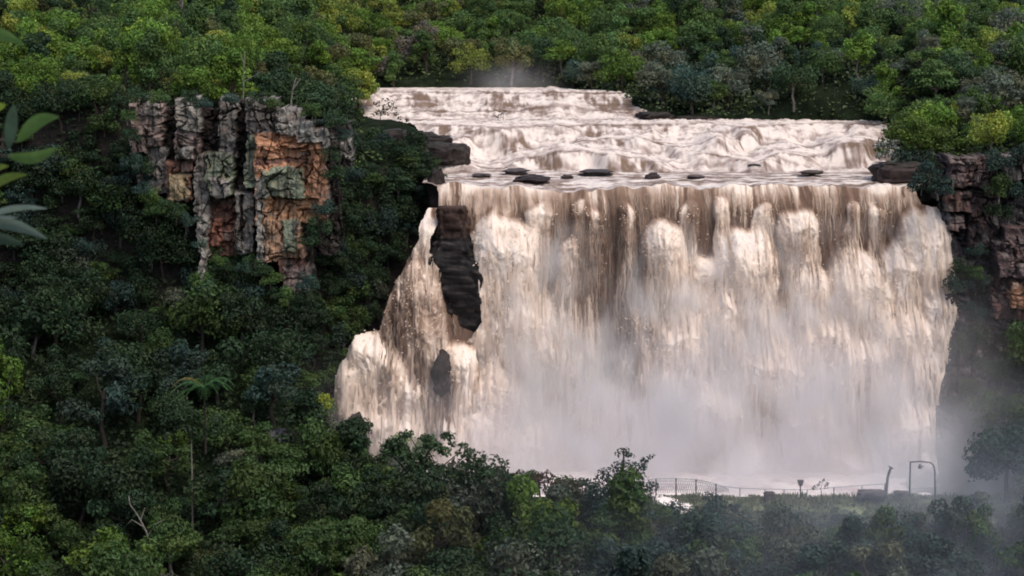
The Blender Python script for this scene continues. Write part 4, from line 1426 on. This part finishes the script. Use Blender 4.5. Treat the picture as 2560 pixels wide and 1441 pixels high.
def build_special():
    P = PAL
    R = random.Random(5)
    # spreading tree before the pool
    cl = []
    for _ in range(84):
        x = R.uniform(965, 1232)
        top = pinterp(x, [(960, 1110), (1000, 1072), (1060, 1062), (1120, 1075), (1180, 1110), (1230, 1160)])
        low = pinterp(x, [(960, 1120), (1000, 1140), (1060, 1200), (1230, 1240)])
        cl.append((x, R.uniform(top + 14, max(low, top + 30)), R.uniform(13, 27)))
    custom_tree('forest_tree', 168, (1040, 1290), [[(1040, 1300), (1041, 1250), (1040, 1205), (1060, 1150), (1090, 1100)], [(1040, 1210), (1005, 1165), (965, 1122), (945, 1105)], [(1040, 1205), (1020, 1160), (1010, 1110)], [(1041, 1230), (1090, 1180), (1150, 1130)], [(1045, 1240), (1120, 1210), (1190, 1170)], [(1060, 1150), (1030, 1100)]],
                cl, np.array(P['dark green']) * 1.5, 'spreading dark tree with visible forked limbs against the pale pool', leaf=.34, per=80, seed=1, group='trees on the gorge slopes and in the valley', tr=.2)
    custom_tree('forest_tree', 170, (1352, 1290), [[(1352, 1300), (1350, 1240), (1345, 1190)], [(1350, 1240), (1300, 1180)]],
                [(1340, 1195, 26), (1365, 1190, 24), (1385, 1205, 18), (1322, 1212, 18), (1350, 1215, 20), (1300, 1180, 10), (1290, 1188, 12)], P['reddish brown'], 'reddish brown crowned tree rising in front of the falls', leaf=.3, per=110, seed=2, group='trees on the gorge slopes and in the valley')
    cl = [(1560, 1128, 16), (1545, 1136, 10), (1575, 1140, 12), (1615, 1150, 14), (1630, 1140, 8), (1600, 1165, 20), (1560, 1170, 34), (1520, 1190, 34), (1580, 1200, 44), (1540, 1225, 46), (1500, 1230, 40), (1600, 1240, 46), (1480, 1210, 26), (1555, 1260, 50), (1630, 1215, 20), (1500, 1275, 40), (1610, 1285, 40)]
    custom_tree('forest_tree', 167, (1560, 1330), [[(1560, 1345), (1562, 1250), (1558, 1180), (1560, 1120)], [(1560, 1210), (1600, 1170), (1625, 1145)], [(1562, 1250), (1510, 1200)]],
                cl, P['bluish green'], 'tall bluish tree with a thin spire of leaves before the falls', leaf=.32, per=90, seed=3, group='trees on the gorge slopes and in the valley', tr=.18)
    for i, (x, y, h) in enumerate([(1420, 1190, 'mid green'), (1260, 1190, 'dark green'), (1200, 1200, 'dark green'), (1455, 1200, 'grey green'), (1670, 1260, 'bluish green'), (1845, 1260, 'bluish green'), (1788, 1235, 'bluish green')]):
        cl = [(x + R.uniform(-34, 34), y + R.uniform(4, 70), R.uniform(14, 28)) for _ in range(12)] + [(x, y + 8, 16)]
        lab = ['mid green tree between the reddish crown and the tall bluish tree', 'dark low tree beside the forked limbed tree', 'dark tree under the forked limbed tree', 'pale leaved tree touching the tall bluish tree', 'bushy bluish tree under the netting', 'narrow bluish tree at the end of the netting', 'small dark bushy tree against the end of the netting'][i]
        k = 0.6 if i > 4 else 1
        cl = [(x + (a - x) * k, y + (b - y) * k, r * k) for a, b, r in cl]
        custom_tree('forest_tree', 171 - i * .3, (x, y + 110), [[(x, y + 120), (x + 4, y + 60), (x, y + 14)]], cl, P[h], lab, leaf=.3, per=100, seed=10 + i, group='trees on the gorge slopes and in the valley')
    # palm
    D = 166
    b = at(512, 1060, D)
    top = at(512, 968, D) - b
    e = tag(empty('palm_tree', b), 'small palm with arching feather fronds among the dark trees', 'palm')
    limb_mesh('trunk', [([(0, 0, -2.5), (0.05, 0, 0), (0, 0, top[2] * .6), tuple(top)], [.13, .11, .1, .09])], M_BARK, e)
    g = np.random.default_rng(9)
    for k in range(15):
        th = k / 15 * 2 * math.pi + g.uniform(-.15, .15)
        L = g.uniform(1.9, 2.6)
        rise = g.uniform(.3, 1.1)
        d = np.array([math.cos(th), math.sin(th), 0])
        sd = np.array([-d[1], d[0], 0])
        V, F = [], []
        for j in range(22):
            t = (j + 1) / 22
            p = top + d * L * t + np.array([0, 0, rise * math.sin(t * 2.3) - 0.9 * t * t])
            w = 0.62 * math.sin(math.pi * (0.12 + 0.86 * t))
            for sg in (-1, 1):
                tip = p + sd * sg * w + d * 0.28 - np.array([0, 0, 0.18 * w + .06])
                i0 = len(V)
                V += [p - d * .05, tip, p + d * .11]
                F.append((i0, i0 + 1, i0 + 2, i0 + 2))
            i0 = len(V)
            q = top + d * L * (t - 1 / 22) + np.array([0, 0, rise * math.sin((t - 1 / 22) * 2.3) - 0.9 * (t - 1 / 22) ** 2])
            V += [q + sd * .025, q - sd * .025, p - sd * .02, p + sd * .02]
            F.append((i0, i0 + 1, i0 + 2, i0 + 3))
        me = make_poly_mesh('frond', np.array(V), np.array(F), M_LEAF, smooth=False)
        a = me.color_attributes.new('Col', 'FLOAT_COLOR', 'POINT')
        a.data.foreach_set('color', np.tile([1, 1, 1, 1], len(V)).astype(np.float32))
        f = link('frond', me, e)
        f.color = (0.04, 0.095, 0.03, 1) if k != 7 else (0.14, 0.13, 0.035, 1)
    # slim white trunk under a dark crown
    custom_tree('forest_tree', 164, (480, 1225), [[(480, 1235), (480, 1180), (478, 1100), (476, 1070)]],
                [(476 + R.uniform(-70, 70), 1065 + R.uniform(-28, 36), R.uniform(16, 28)) for _ in range(16)], np.array(P['dark green']) * 1.05, 'dark flat crown on a slim white trunk above a black hollow', leaf=.32, per=90, bark=M_PALEBARK, seed=21, tr=.09, group='trees on the gorge slopes and in the valley')
    # dead pale limbs
    custom_tree('dead_tree', 158, (375, 1350), [[(375, 1362), (366, 1330), (345, 1290), (325, 1262), (322, 1240)], [(360, 1318), (330, 1300), (310, 1320)], [(370, 1340), (390, 1310), (410, 1300)], [(352, 1300), (362, 1270)]], [], P['olive'],
                'bare grey dead limbs sticking out of the olive crowns', 'dead tree', bark=M_PALEBARK, seed=22, tr=.1)
    # small dark tree on the ledge over the river
    cl = [(940, 258, 10), (962, 250, 9), (975, 262, 12), (985, 272, 10), (958, 275, 12), (945, 280, 11), (990, 285, 9), (1000, 296, 8), (1008, 310, 9), (1018, 300, 9), (935, 285, 8), (968, 284, 10), (952, 264, 10), (980, 255, 8)]
    custom_tree('bank_tree', 216, (948, 335), [[(948, 338), (949, 310), (952, 285), (960, 262)], [(952, 290), (975, 270), (985, 262)], [(1005, 335), (1008, 310), (1000, 292)]], cl, (0.035, 0.04, 0.018),
                'small dark spindly tree on the rock ledge against the white river', leaf=.26, per=80, seed=23, tr=.08)
    cl = [(885 + R.uniform(-22, 26), 262 + R.uniform(-26, 42), R.uniform(7, 14)) for _ in range(16)]
    custom_tree('bank_tree', 222, (880, 335), [[(880, 345), (882, 300), (886, 250)], [(882, 300), (905, 270)]], cl, (0.05, 0.085, 0.02), 'leafy green tree overhanging the edge of the upper cascade', leaf=.28, per=90, seed=24, tr=.08)
    # dead saplings in the river
    for i, (x, y0, y1) in enumerate([(1258, 312, 277), (1245, 312, 286)]):
        custom_tree('sapling', 233.5, (x, y0), [[(x, y0 + 4), (x, (y0 + y1) / 2), (x + 3, y1)], [(x + 1, y1 + 8), (x - 6, y1 + 4)]], [(x + 3, y1 + 1, 5), (x - 8, y1 + 3, 4), (x - 2, y1 + 7, 3)], (0.05, 0.04, 0.035), ['taller of two thin dark saplings on a river rock', 'shorter of two thin dark saplings on a river rock'][i], 'sapling', leaf=.22, per=120, flat=.35, seed=30 + i, tr=.05, group='thin saplings on the river rock')
    # bright spreading tree on the far bank
    cl = []
    for _ in range(44):
        x = R.uniform(2205, 2440)
        top = pinterp(x, [(2200, 335), (2235, 300), (2290, 288), (2340, 305), (2390, 320), (2440, 340)])
        cl.append((x, R.uniform(top + 10, top + 80), R.uniform(17, 28)))
    custom_tree('bank_tree', 204, (2310, 440), [[(2310, 450), (2308, 400), (2290, 350), (2280, 310)], [(2308, 410), (2240, 370)], [(2308, 400), (2380, 350)]], cl, (0.085, 0.135, 0.024), 'bright green spreading tree on the bank beside the rapids', leaf=.32, per=85, seed=41, tr=.16)
    cl = [(2215 + R.uniform(-26, 34), 380 + R.uniform(-22, 24), R.uniform(8, 14)) for _ in range(16)]
    custom_tree('shrub', 203, (2240, 420), [[(2245, 428), (2230, 400), (2212, 380)]], cl, (0.20, 0.23, 0.19), 'pale silvery shrub leaning out over the rapids', 'shrub', leaf=.26, per=90, seed=42, tr=.06)
    cl = [(2290 + R.uniform(-60, 60), 405 + R.uniform(-26, 26), R.uniform(13, 22)) for _ in range(20)]
    custom_tree('shrub', 203.5, (2290, 440), [[(2290, 450), (2290, 400)]], cl, P['bluish green'], 'dark bluish shrub beneath the bright bank tree', 'shrub', leaf=.28, per=85, seed=43, tr=.06)
    # yellow bush near the spray
    custom_tree('shrub', 181, (812, 1040), [[(812, 1050), (812, 1000)]], [(812, 992, 16), (800, 1000, 13), (826, 1000, 12), (815, 1012, 16)], (.22, .26, .03), 'bright yellow green shrub glowing beside the spray', 'shrub', leaf=.26, per=110, seed=44, tr=.05)
    # pale bare tree above the cliff
    custom_tree('dead_tree', 197, (608, 244), [[(608, 250), (609, 200), (610, 150), (612, 128)], [(609, 205), (635, 190), (656, 178)], [(610, 160), (602, 135)]], [], P['olive'], 'pale bare forked tree standing at the cliff top', 'dead tree', bark=M_PALEBARK, seed=45, tr=.09)
    custom_tree('dead_tree', 197, (728, 248), [[(728, 252), (733, 218), (740, 195)], [(732, 225), (752, 195)]], [], P['olive'], 'short pale forked trunk near the cliff corner', 'dead tree', bark=M_PALEBARK, seed=46, tr=.1)
    # little round bush on the rail
    custom_tree('shrub', 175.4, (2055, 1232), [[(2055, 1240), (2052, 1222), (2056, 1205)], [(2053, 1225), (2040, 1212)]], [(2054, 1204, 8), (2062, 1200, 7), (2068, 1210, 8), (2046, 1212, 6), (2040, 1217, 6), (2064, 1217, 8), (2034, 1222, 5)], (.06, .05, .05), 'small dry brown bush standing behind the rail', 'shrub', leaf=.2, per=110, seed=47, tr=.04)


build_special()


def build_big_leaves():
    """the broad leaved plant close to the viewer, its stems outside the frame"""
    D = 6.5
    gz = float(terrain(-2.1, D))
    base = np.array([-2.1, D, gz])
    e = tag(empty('broadleaf_plant', base), 'big broad leaved plant with long glossy leaves close by', 'plant')
    pts = [np.zeros(3), np.array([.05, 0, 1.2]), np.array([.2, -.05, 2.2]), at(-70, 560, D) - base, at(-62, 320, D) - base, at(-80, 60, D) - base]
    limb_mesh('stem', [(pts, [.03, .026, .022, .018, .014, .009])], M_BARK, e)
    m, nt, out = new_mat('glossy_leaf')
    oi = N(nt, 'ShaderNodeObjectInfo')
    b = N(nt, 'ShaderNodeBsdfPrincipled')
    geo = N(nt, 'ShaderNodeNewGeometry')
    f = maprange(nt, noise_tex(nt, 14, 4, .6, geo.outputs['Position']), .3, .7, .75, 1.2)
    sc = N(nt, 'ShaderNodeVectorMath', operation='SCALE')
    nt.links.new(oi.outputs['Color'], sc.inputs[0])
    nt.links.new(f, sc.inputs[3])
    nt.links.new(sc.outputs[0], b.inputs['Base Color'])
    b.inputs['Roughness'].default_value = .5
    b.inputs['Specular IOR Level'].default_value = -.15
    t = N(nt, 'ShaderNodeBsdfTranslucent')
    nt.links.new(sc.outputs[0], t.inputs['Color'])
    ms = N(nt, 'ShaderNodeMixShader')
    ms.inputs[0].default_value = .35
    nt.links.new(b.outputs[0], ms.inputs[1])
    nt.links.new(t.outputs[0], ms.inputs[2])
    nt.links.new(ms.outputs[0], out.inputs['Surface'])
    G1, G2, G3 = (.15, .25, .07), (.24, .32, .07), (.34, .40, .30)
    L = [((-70, 90), (60, 112), 46, G1, .3), ((-60, 140), (10, 20), 36, (.01, .015, .008), .2), ((-40, 300), (14, 262), 34, (.28, .38, .06), .2),
         ((20, 372), (36, 262), 40, (.12, .18, .11), .15), ((42, 356), (148, 292), 44, G1, .4), ((20, 392), (142, 370), 40, G1, -.3),
         ((-50, 450), (22, 415), 26, G2, .2), ((-50, 490), (68, 437), 30, G2, .3), ((-40, 545), (118, 522), 20, G3, .25), ((-60, 556), (44, 545), 14, (.30, .36, .30), .1),
         ((-50, 560), (118, 598), 40, (.17, .22, .17), .3), ((-60, 600), (60, 614), 40, (.08, .12, .08), .2)]
    for i, (a, c, w, col, bend) in enumerate(L):
        A, C = at(*a, D + .05 * math.sin(i)) - base, at(*c, D - .12) - base
        s = D / FPX
        d = C - A
        side = np.cross(d, [0, 1, 0.25])
        side /= np.linalg.norm(side)
        nrm = np.cross(side, d)
        nrm /= np.linalg.norm(nrm)
        V, F = [], []
        for j in range(15):
            t_ = j / 14
            wd = w * s * .38 * (math.sin(math.pi * t_ ** .8) ** .75) + .0012
            ctr = A + d * t_ + np.array([0, 0, bend * .06 * math.sin(math.pi * t_)])
            for q in (-1, -.5, 0, .5, 1):
                V.append(ctr + side * wd * q + nrm * (abs(q) * .22 * wd + .02 * wd * math.sin(9 * t_ + q)))
        for j in range(14):
            for q in range(4):
                k = j * 5 + q
                F.append((k, k + 1, k + 6, k + 5))
        o = link('leaf', make_poly_mesh('leaf', np.array(V), np.array(F), m), e)
        o.color = (*col, 1)
    # petioles, joined to the stem
    pet = []
    for (a, c, w, col, bend) in L:
        A = at(*a, D) - base
        k = min(max((a[1] - 60) / 500, 0), 1)
        S = lerp(pts[5], pts[3], k)
        pet.append(([S, (S + A) / 2 + np.array([0, 0, .01]), A], [.006, .005, .004]))
    limb_mesh('stalk', pet, M_BARK, e)


build_big_leaves()

# ------------------------------------------------------------------ terrace furniture
def rel(px, py, D, b):
    return at(px, py, D) - b


def build_terrace():
    D = 176.2
    b = at(2030, 1242, D)
    f = tag(empty('guard_rail', b), 'long thin handrail along the edge of the terrace before the falls', 'railing')
    line = [(1806, 1216), (1850, 1221), (1910, 1223), (2000, 1225), (2040, 1224), (2085, 1219), (2155, 1214), (2215, 1210)]
    limb_mesh('rail', [([rel(x, y, D, b) for x, y in line], [.036] * len(line))], M_NET, f)
    for (x, y) in [(1850, 1221), (1912, 1223), (1960, 1224), (2018, 1224), (2085, 1219), (2155, 1214), (2212, 1210)]:
        top = rel(x, y, D, b)
        g = terrain((top + b)[0], D) - b[2]
        limb_mesh('post', [([top, (top[0], top[1], g - .3)], [.05, .05])], M_IRON if x == 2085 else M_NET, f)
    # arched netting screen
    D2 = 176.6
    b2 = at(1715, 1236, D2)
    n = tag(empty('netting_screen', b2), 'low arched screen of grey netting at the end of the handrail', 'netting')
    arc = [(1618, 1200), (1640, 1197), (1690, 1196), (1740, 1199), (1780, 1207), (1806, 1216), (1822, 1224)]
    limb_mesh('top_bar', [([rel(x, y, D2, b2) for x, y in arc], [.032] * len(arc))], M_NET, n)
    parts = []
    for x in np.arange(1622, 1818, 5.5):
        y = np.interp(x, [a[0] for a in arc], [a[1] for a in arc])
        parts.append(([rel(x, y, D2, b2), rel(x + 9, 1232, D2, b2)], [.017, .017]))
        parts.append(([rel(x, y, D2 + .05, b2), rel(x - 9, 1232, D2 + .05, b2)], [.017, .017]))
    for k in range(1, 5):
        parts.append(([rel(x, y + (1232 - y) * k / 5, D2 - .04, b2) for x, y in arc], [.014] * len(arc)))
    limb_mesh('net', parts, M_NET, n)
    for (x, y) in [(1640, 1197), (1690, 1196), (1740, 1199), (1790, 1210)]:
        limb_mesh('post', [([rel(x, y, D2, b2), rel(x, 1240, D2, b2)], [.06, .06])], M_IRON, n)
    # iron frame with something hanging
    D3 = 176.0
    b3 = at(2308, 1230, D3)
    a = tag(empty('iron_frame', b3), 'tall rectangular iron frame with a small bell hanging inside', 'frame')
    limb_mesh('post', [([rel(2276, 1156, D3, b3), rel(2274, 1240, D3, b3)], [.07, .08])], M_IRON, a)
    limb_mesh('post', [([rel(2326, 1157, D3, b3), rel(2334, 1164, D3, b3), rel(2337, 1178, D3, b3), rel(2338, 1242, D3, b3)], [.06, .07, .07, .08])], M_IRON, a)
    limb_mesh('crossbar', [([rel(2274, 1156, D3, b3), rel(2300, 1154, D3, b3), rel(2328, 1157, D3, b3)], [.07, .07, .06])], M_IRON, a)
    bell = limb_mesh('bell', [([rel(2300, 1160, D3, b3), rel(2300, 1164, D3, b3), rel(2300, 1168, D3, b3), rel(2300, 1171, D3, b3)], [.03, .11, .16, .2]), ([rel(2301, 1166, D3, b3), rel(2310, 1166, D3, b3)], [.05, .03])], M_IRON, a)
    # bent post
    b4 = at(2217, 1238, D3)
    limb = [(2216, 1240), (2217, 1215), (2220, 1190), (2225, 1175), (2229, 1168)]
    V, F = join([tube([rel(x, y, D3, b4) for x, y in limb], [.12, .12, .11, .11, .10], 8), tube([rel(2222, 1166, D3, b4), rel(2228, 1170, D3, b4), rel(2233, 1172, D3, b4)], [.06, .09, .05], 6)])
    o = link('bent_post', make_poly_mesh('bent_post', V, F, M_IRON))
    o.location = b4
    tag(o, 'thick dark post bent over at the top beside the iron frame', 'post')
    # wedge topped marker
    b5 = at(2001, 1240, D3)
    mk = tag(empty('marker_post', b5), 'short dark post with a wedge shaped box on top', 'post')
    limb_mesh('post', [([rel(2001, 1215, D3, b5), rel(2001, 1246, D3, b5)], [.06, .06])], M_IRON, mk)
    p = [rel(1993, 1201, D3, b5), rel(2009, 1201, D3, b5), rel(2005, 1214, D3, b5), rel(1997, 1214, D3, b5)]
    V = np.array([q + np.array([0, dy, 0]) for dy in (-.2, .2) for q in p])
    F = np.array([[0, 1, 2, 3], [7, 6, 5, 4], [0, 4, 5, 1], [1, 5, 6, 2], [2, 6, 7, 3], [3, 7, 4, 0]])
    link('wedge_box', make_poly_mesh('wedge_box', V, F, M_IRON, smooth=False), mk)
    boulder('boulder', 1924, 1238, 26, 18, 175.8, (.10, .085, .085), 'small grey stone beside the handrail', 'boulder', None, 61)
    boulder('boulder', 2180, 1234, 70, 14, 175.8, (.09, .08, .08), 'low dark rock slab at the terrace edge by the bent post', 'boulder', None, 62)
    boulder('boulder', 2252, 1233, 34, 10, 175.6, (.10, .09, .08), 'small flat rock between the bent post and the iron frame', 'boulder', None, 63)


build_terrace()

# ------------------------------------------------------------------ spray and mist
def mist(name, x0, x1, y0, y1, z0, z1, blobs, label, colour=(.97, .945, .965), nscale=.16):
    V, F = box(x0, x1, y0, y1, z0, z1)
    m, nt, out = new_mat(name)
    geo = N(nt, 'ShaderNodeNewGeometry')
    total = None
    for (c, s, d) in blobs:
        a = N(nt, 'ShaderNodeVectorMath', operation='SUBTRACT')
        nt.links.new(geo.outputs['Position'], a.inputs[0])
        a.inputs[1].default_value = c
        q = N(nt, 'ShaderNodeVectorMath', operation='DIVIDE')
        nt.links.new(a.outputs[0], q.inputs[0])
        q.inputs[1].default_value = s
        dot = N(nt, 'ShaderNodeVectorMath', operation='DOT_PRODUCT')
        nt.links.new(q.outputs[0], dot.inputs[0])
        nt.links.new(q.outputs[0], dot.inputs[1])
        ng = N(nt, 'ShaderNodeMath', operation='MULTIPLY')
        nt.links.new(dot.outputs['Value'], ng.inputs[0])
        ng.inputs[1].default_value = -1.0
        ex = N(nt, 'ShaderNodeMath', operation='EXPONENT')
        nt.links.new(ng.outputs[0], ex.inputs[0])
        ml = N(nt, 'ShaderNodeMath', operation='MULTIPLY')
        nt.links.new(ex.outputs[0], ml.inputs[0])
        ml.inputs[1].default_value = d
        if total is None:
            total = ml.outputs[0]
        else:
            ad = N(nt, 'ShaderNodeMath', operation='ADD')
            nt.links.new(total, ad.inputs[0])
            nt.links.new(ml.outputs[0], ad.inputs[1])
            total = ad.outputs[0]
    f = maprange(nt, noise_tex(nt, nscale, 3, .55, geo.outputs['Position']), .34, .66, .05, 1.9)
    ml = N(nt, 'ShaderNodeMath', operation='MULTIPLY')
    nt.links.new(total, ml.inputs[0])
    nt.links.new(f, ml.inputs[1])
    v = N(nt, 'ShaderNodeVolumePrincipled')
    v.inputs['Color'].default_value = (*colour, 1)
    v.inputs['Anisotropy'].default_value = -.15
    nt.links.new(ml.outputs[0], v.inputs['Density'])
    nt.links.new(v.outputs[0], out.inputs['Volume'])
    o = link(name, make_mesh(name, V, F, m, smooth=False))
    tag(o, label, 'mist', None, 'stuff')
    return o


mist('mist', -24, 62, 178.05, 199.05, -4, 27, [((23, 187, 8), (15, 6, 8), .11), ((22, 180.5, 4.5), (19, 2.6, 2.6), .16), ((14, 187, 6), (22, 5, 6), .06), ((37, 187, 6), (6, 6, 9), .03), ((-9, 187, 6), (5, 4, 4), .02), ((8, 186, 6), (14, 6, 5), .07)],
     'white spray hanging at the foot of the falls and drifting over the trees')
mist('mist', -10, 62, 138, 178, -4, 22, [((31, 160, 3), (22, 16, 7), .014), ((40, 172, 6), (9, 8, 6), .016)], 'thin bluish mist drifting over the shrubs below the terrace', (.80, .87, .985))  # blue of the sky's light is put into this mist's colour
mist('mist', -8, 12, 243, 262, 33, 44, [((0, 254, 37.5), (4.0, 3.5, 1.8), .03)], 'faint puff of spray over the upper cascade', nscale=.3)

def billows():
    V, F = box(-3.6, 38.6, 178.1, 199.6, 4.0, 28.5)
    m, nt, out = new_mat('billowing_spray')
    geo = N(nt, 'ShaderNodeNewGeometry')
    sep = N(nt, 'ShaderNodeSeparateXYZ')
    nt.links.new(geo.outputs['Position'], sep.inputs[0])

    def op(o, a, b=None):
        n = N(nt, 'ShaderNodeMath', operation=o)
        for i, v in enumerate((a, b)):
            if v is None:
                continue
            if isinstance(v, (int, float)):
                n.inputs[i].default_value = v
            else:
                nt.links.new(v, n.inputs[i])
        return n.outputs[0]
    X, Y, Z = sep.outputs
    drop = op('SUBTRACT', 30.0, Z)
    yc = op('SUBTRACT', Y, op('SUBTRACT', 197.6, op('MULTIPLY', drop, 0.34)))      # 0 on the face of the water
    g = op('EXPONENT', op('MULTIPLY', op('POWER', op('ABSOLUTE', op('DIVIDE', yc, 2.1)), 2.0), -1.0))
    # lets the brown tongue in the middle and the lip show
    hx = op('POWER', op('ABSOLUTE', op('DIVIDE', op('SUBTRACT', X, 9.3), 4.2)), 2.0)
    hz = op('POWER', op('ABSOLUTE', op('DIVIDE', op('SUBTRACT', Z, 24.0), 8.5)), 2.0)
    hole = op('SUBTRACT', 1.0, op('EXPONENT', op('MULTIPLY', op('ADD', hx, hz), -1.0)))
    lipf = maprange(nt, Z, 21.0, 27.5, 1.0, 0.0)
    comb = N(nt, 'ShaderNodeCombineXYZ')
    nt.links.new(X, comb.inputs[0])
    nt.links.new(Y, comb.inputs[1])
    nt.links.new(op('MULTIPLY', Z, 0.62), comb.inputs[2])
    n1 = noise_tex(nt, 0.30, 4.5, 0.58, comb.outputs[0])
    pf = maprange(nt, n1, 0.46, 0.66, 0.0, 1.0)
    low = maprange(nt, Z, 6.0, 18.0, 0.22, 0.0)
    d = op('MULTIPLY', op('MULTIPLY', g, hole), op('MULTIPLY', lipf, op('ADD', pf, low)))
    side = op('MULTIPLY', maprange(nt, X, -3.5, 1.5, 0.0, 1.0), maprange(nt, X, 34.5, 38.5, 1.0, 0.0))
    d = op('MULTIPLY', op('MULTIPLY', d, side), 0.60)
    v = N(nt, 'ShaderNodeVolumePrincipled')
    v.inputs['Color'].default_value = (.985, .955, .93, 1)
    v.inputs['Anisotropy'].default_value = -.15
    nt.links.new(d, v.inputs['Density'])
    nt.links.new(v.outputs[0], out.inputs['Volume'])
    o = link('spray', make_mesh('spray', V, F, m, smooth=False))
    tag(o, 'soft billows of spray rolling down the face of the falls', 'spray', None, 'stuff')


billows()

# ------------------------------------------------------------------ light
EL, AZ = math.radians(58), math.radians(140)   # azimuth from +Y clockwise
w = bpy.data.worlds.new('World')
scene.world = w
w.use_nodes = True
nt = w.node_tree
sky = nt.nodes.new('ShaderNodeTexSky')
sky.sky_type = 'NISHITA'
sky.sun_disc = False
sky.sun_elevation = EL
sky.sun_rotation = AZ
sky.air_density = 1.0
sky.dust_density = 4.0
sky.ozone_density = 1.0
nt.links.new(sky.outputs[0], nt.nodes['Background'].inputs[0])
nt.nodes['Background'].inputs[1].default_value = 0.14
sd = bpy.data.lights.new('sun', 'SUN')
sd.energy = 1.0
sd.angle = math.radians(32)
sd.color = (1.0, 0.95, 0.89)
so = bpy.data.objects.new('sun', sd)
COL.objects.link(so)
dirv = Vector((math.sin(AZ) * math.cos(EL), math.cos(AZ) * math.cos(EL), math.sin(EL)))
so.rotation_euler = dirv.to_track_quat('Z', 'Y').to_euler()
so.location = (60, -60, 150)

vs = scene.view_settings
vs.view_transform = 'Standard'
vs.look = 'None'
vs.gamma = 1
vs.exposure = 0.44
vs.use_curve_mapping = False
cy = scene.cycles
cy.max_bounces = 6
cy.diffuse_bounces = 3
cy.volume_bounces = 2
cy.volume_step_rate = 0.75
cy.transparent_max_bounces = 8
cy.use_denoising = True
cy.filter_width = 1.9
print('singles', len(single), 'mass', len(mass), 'cand', len(CAND))
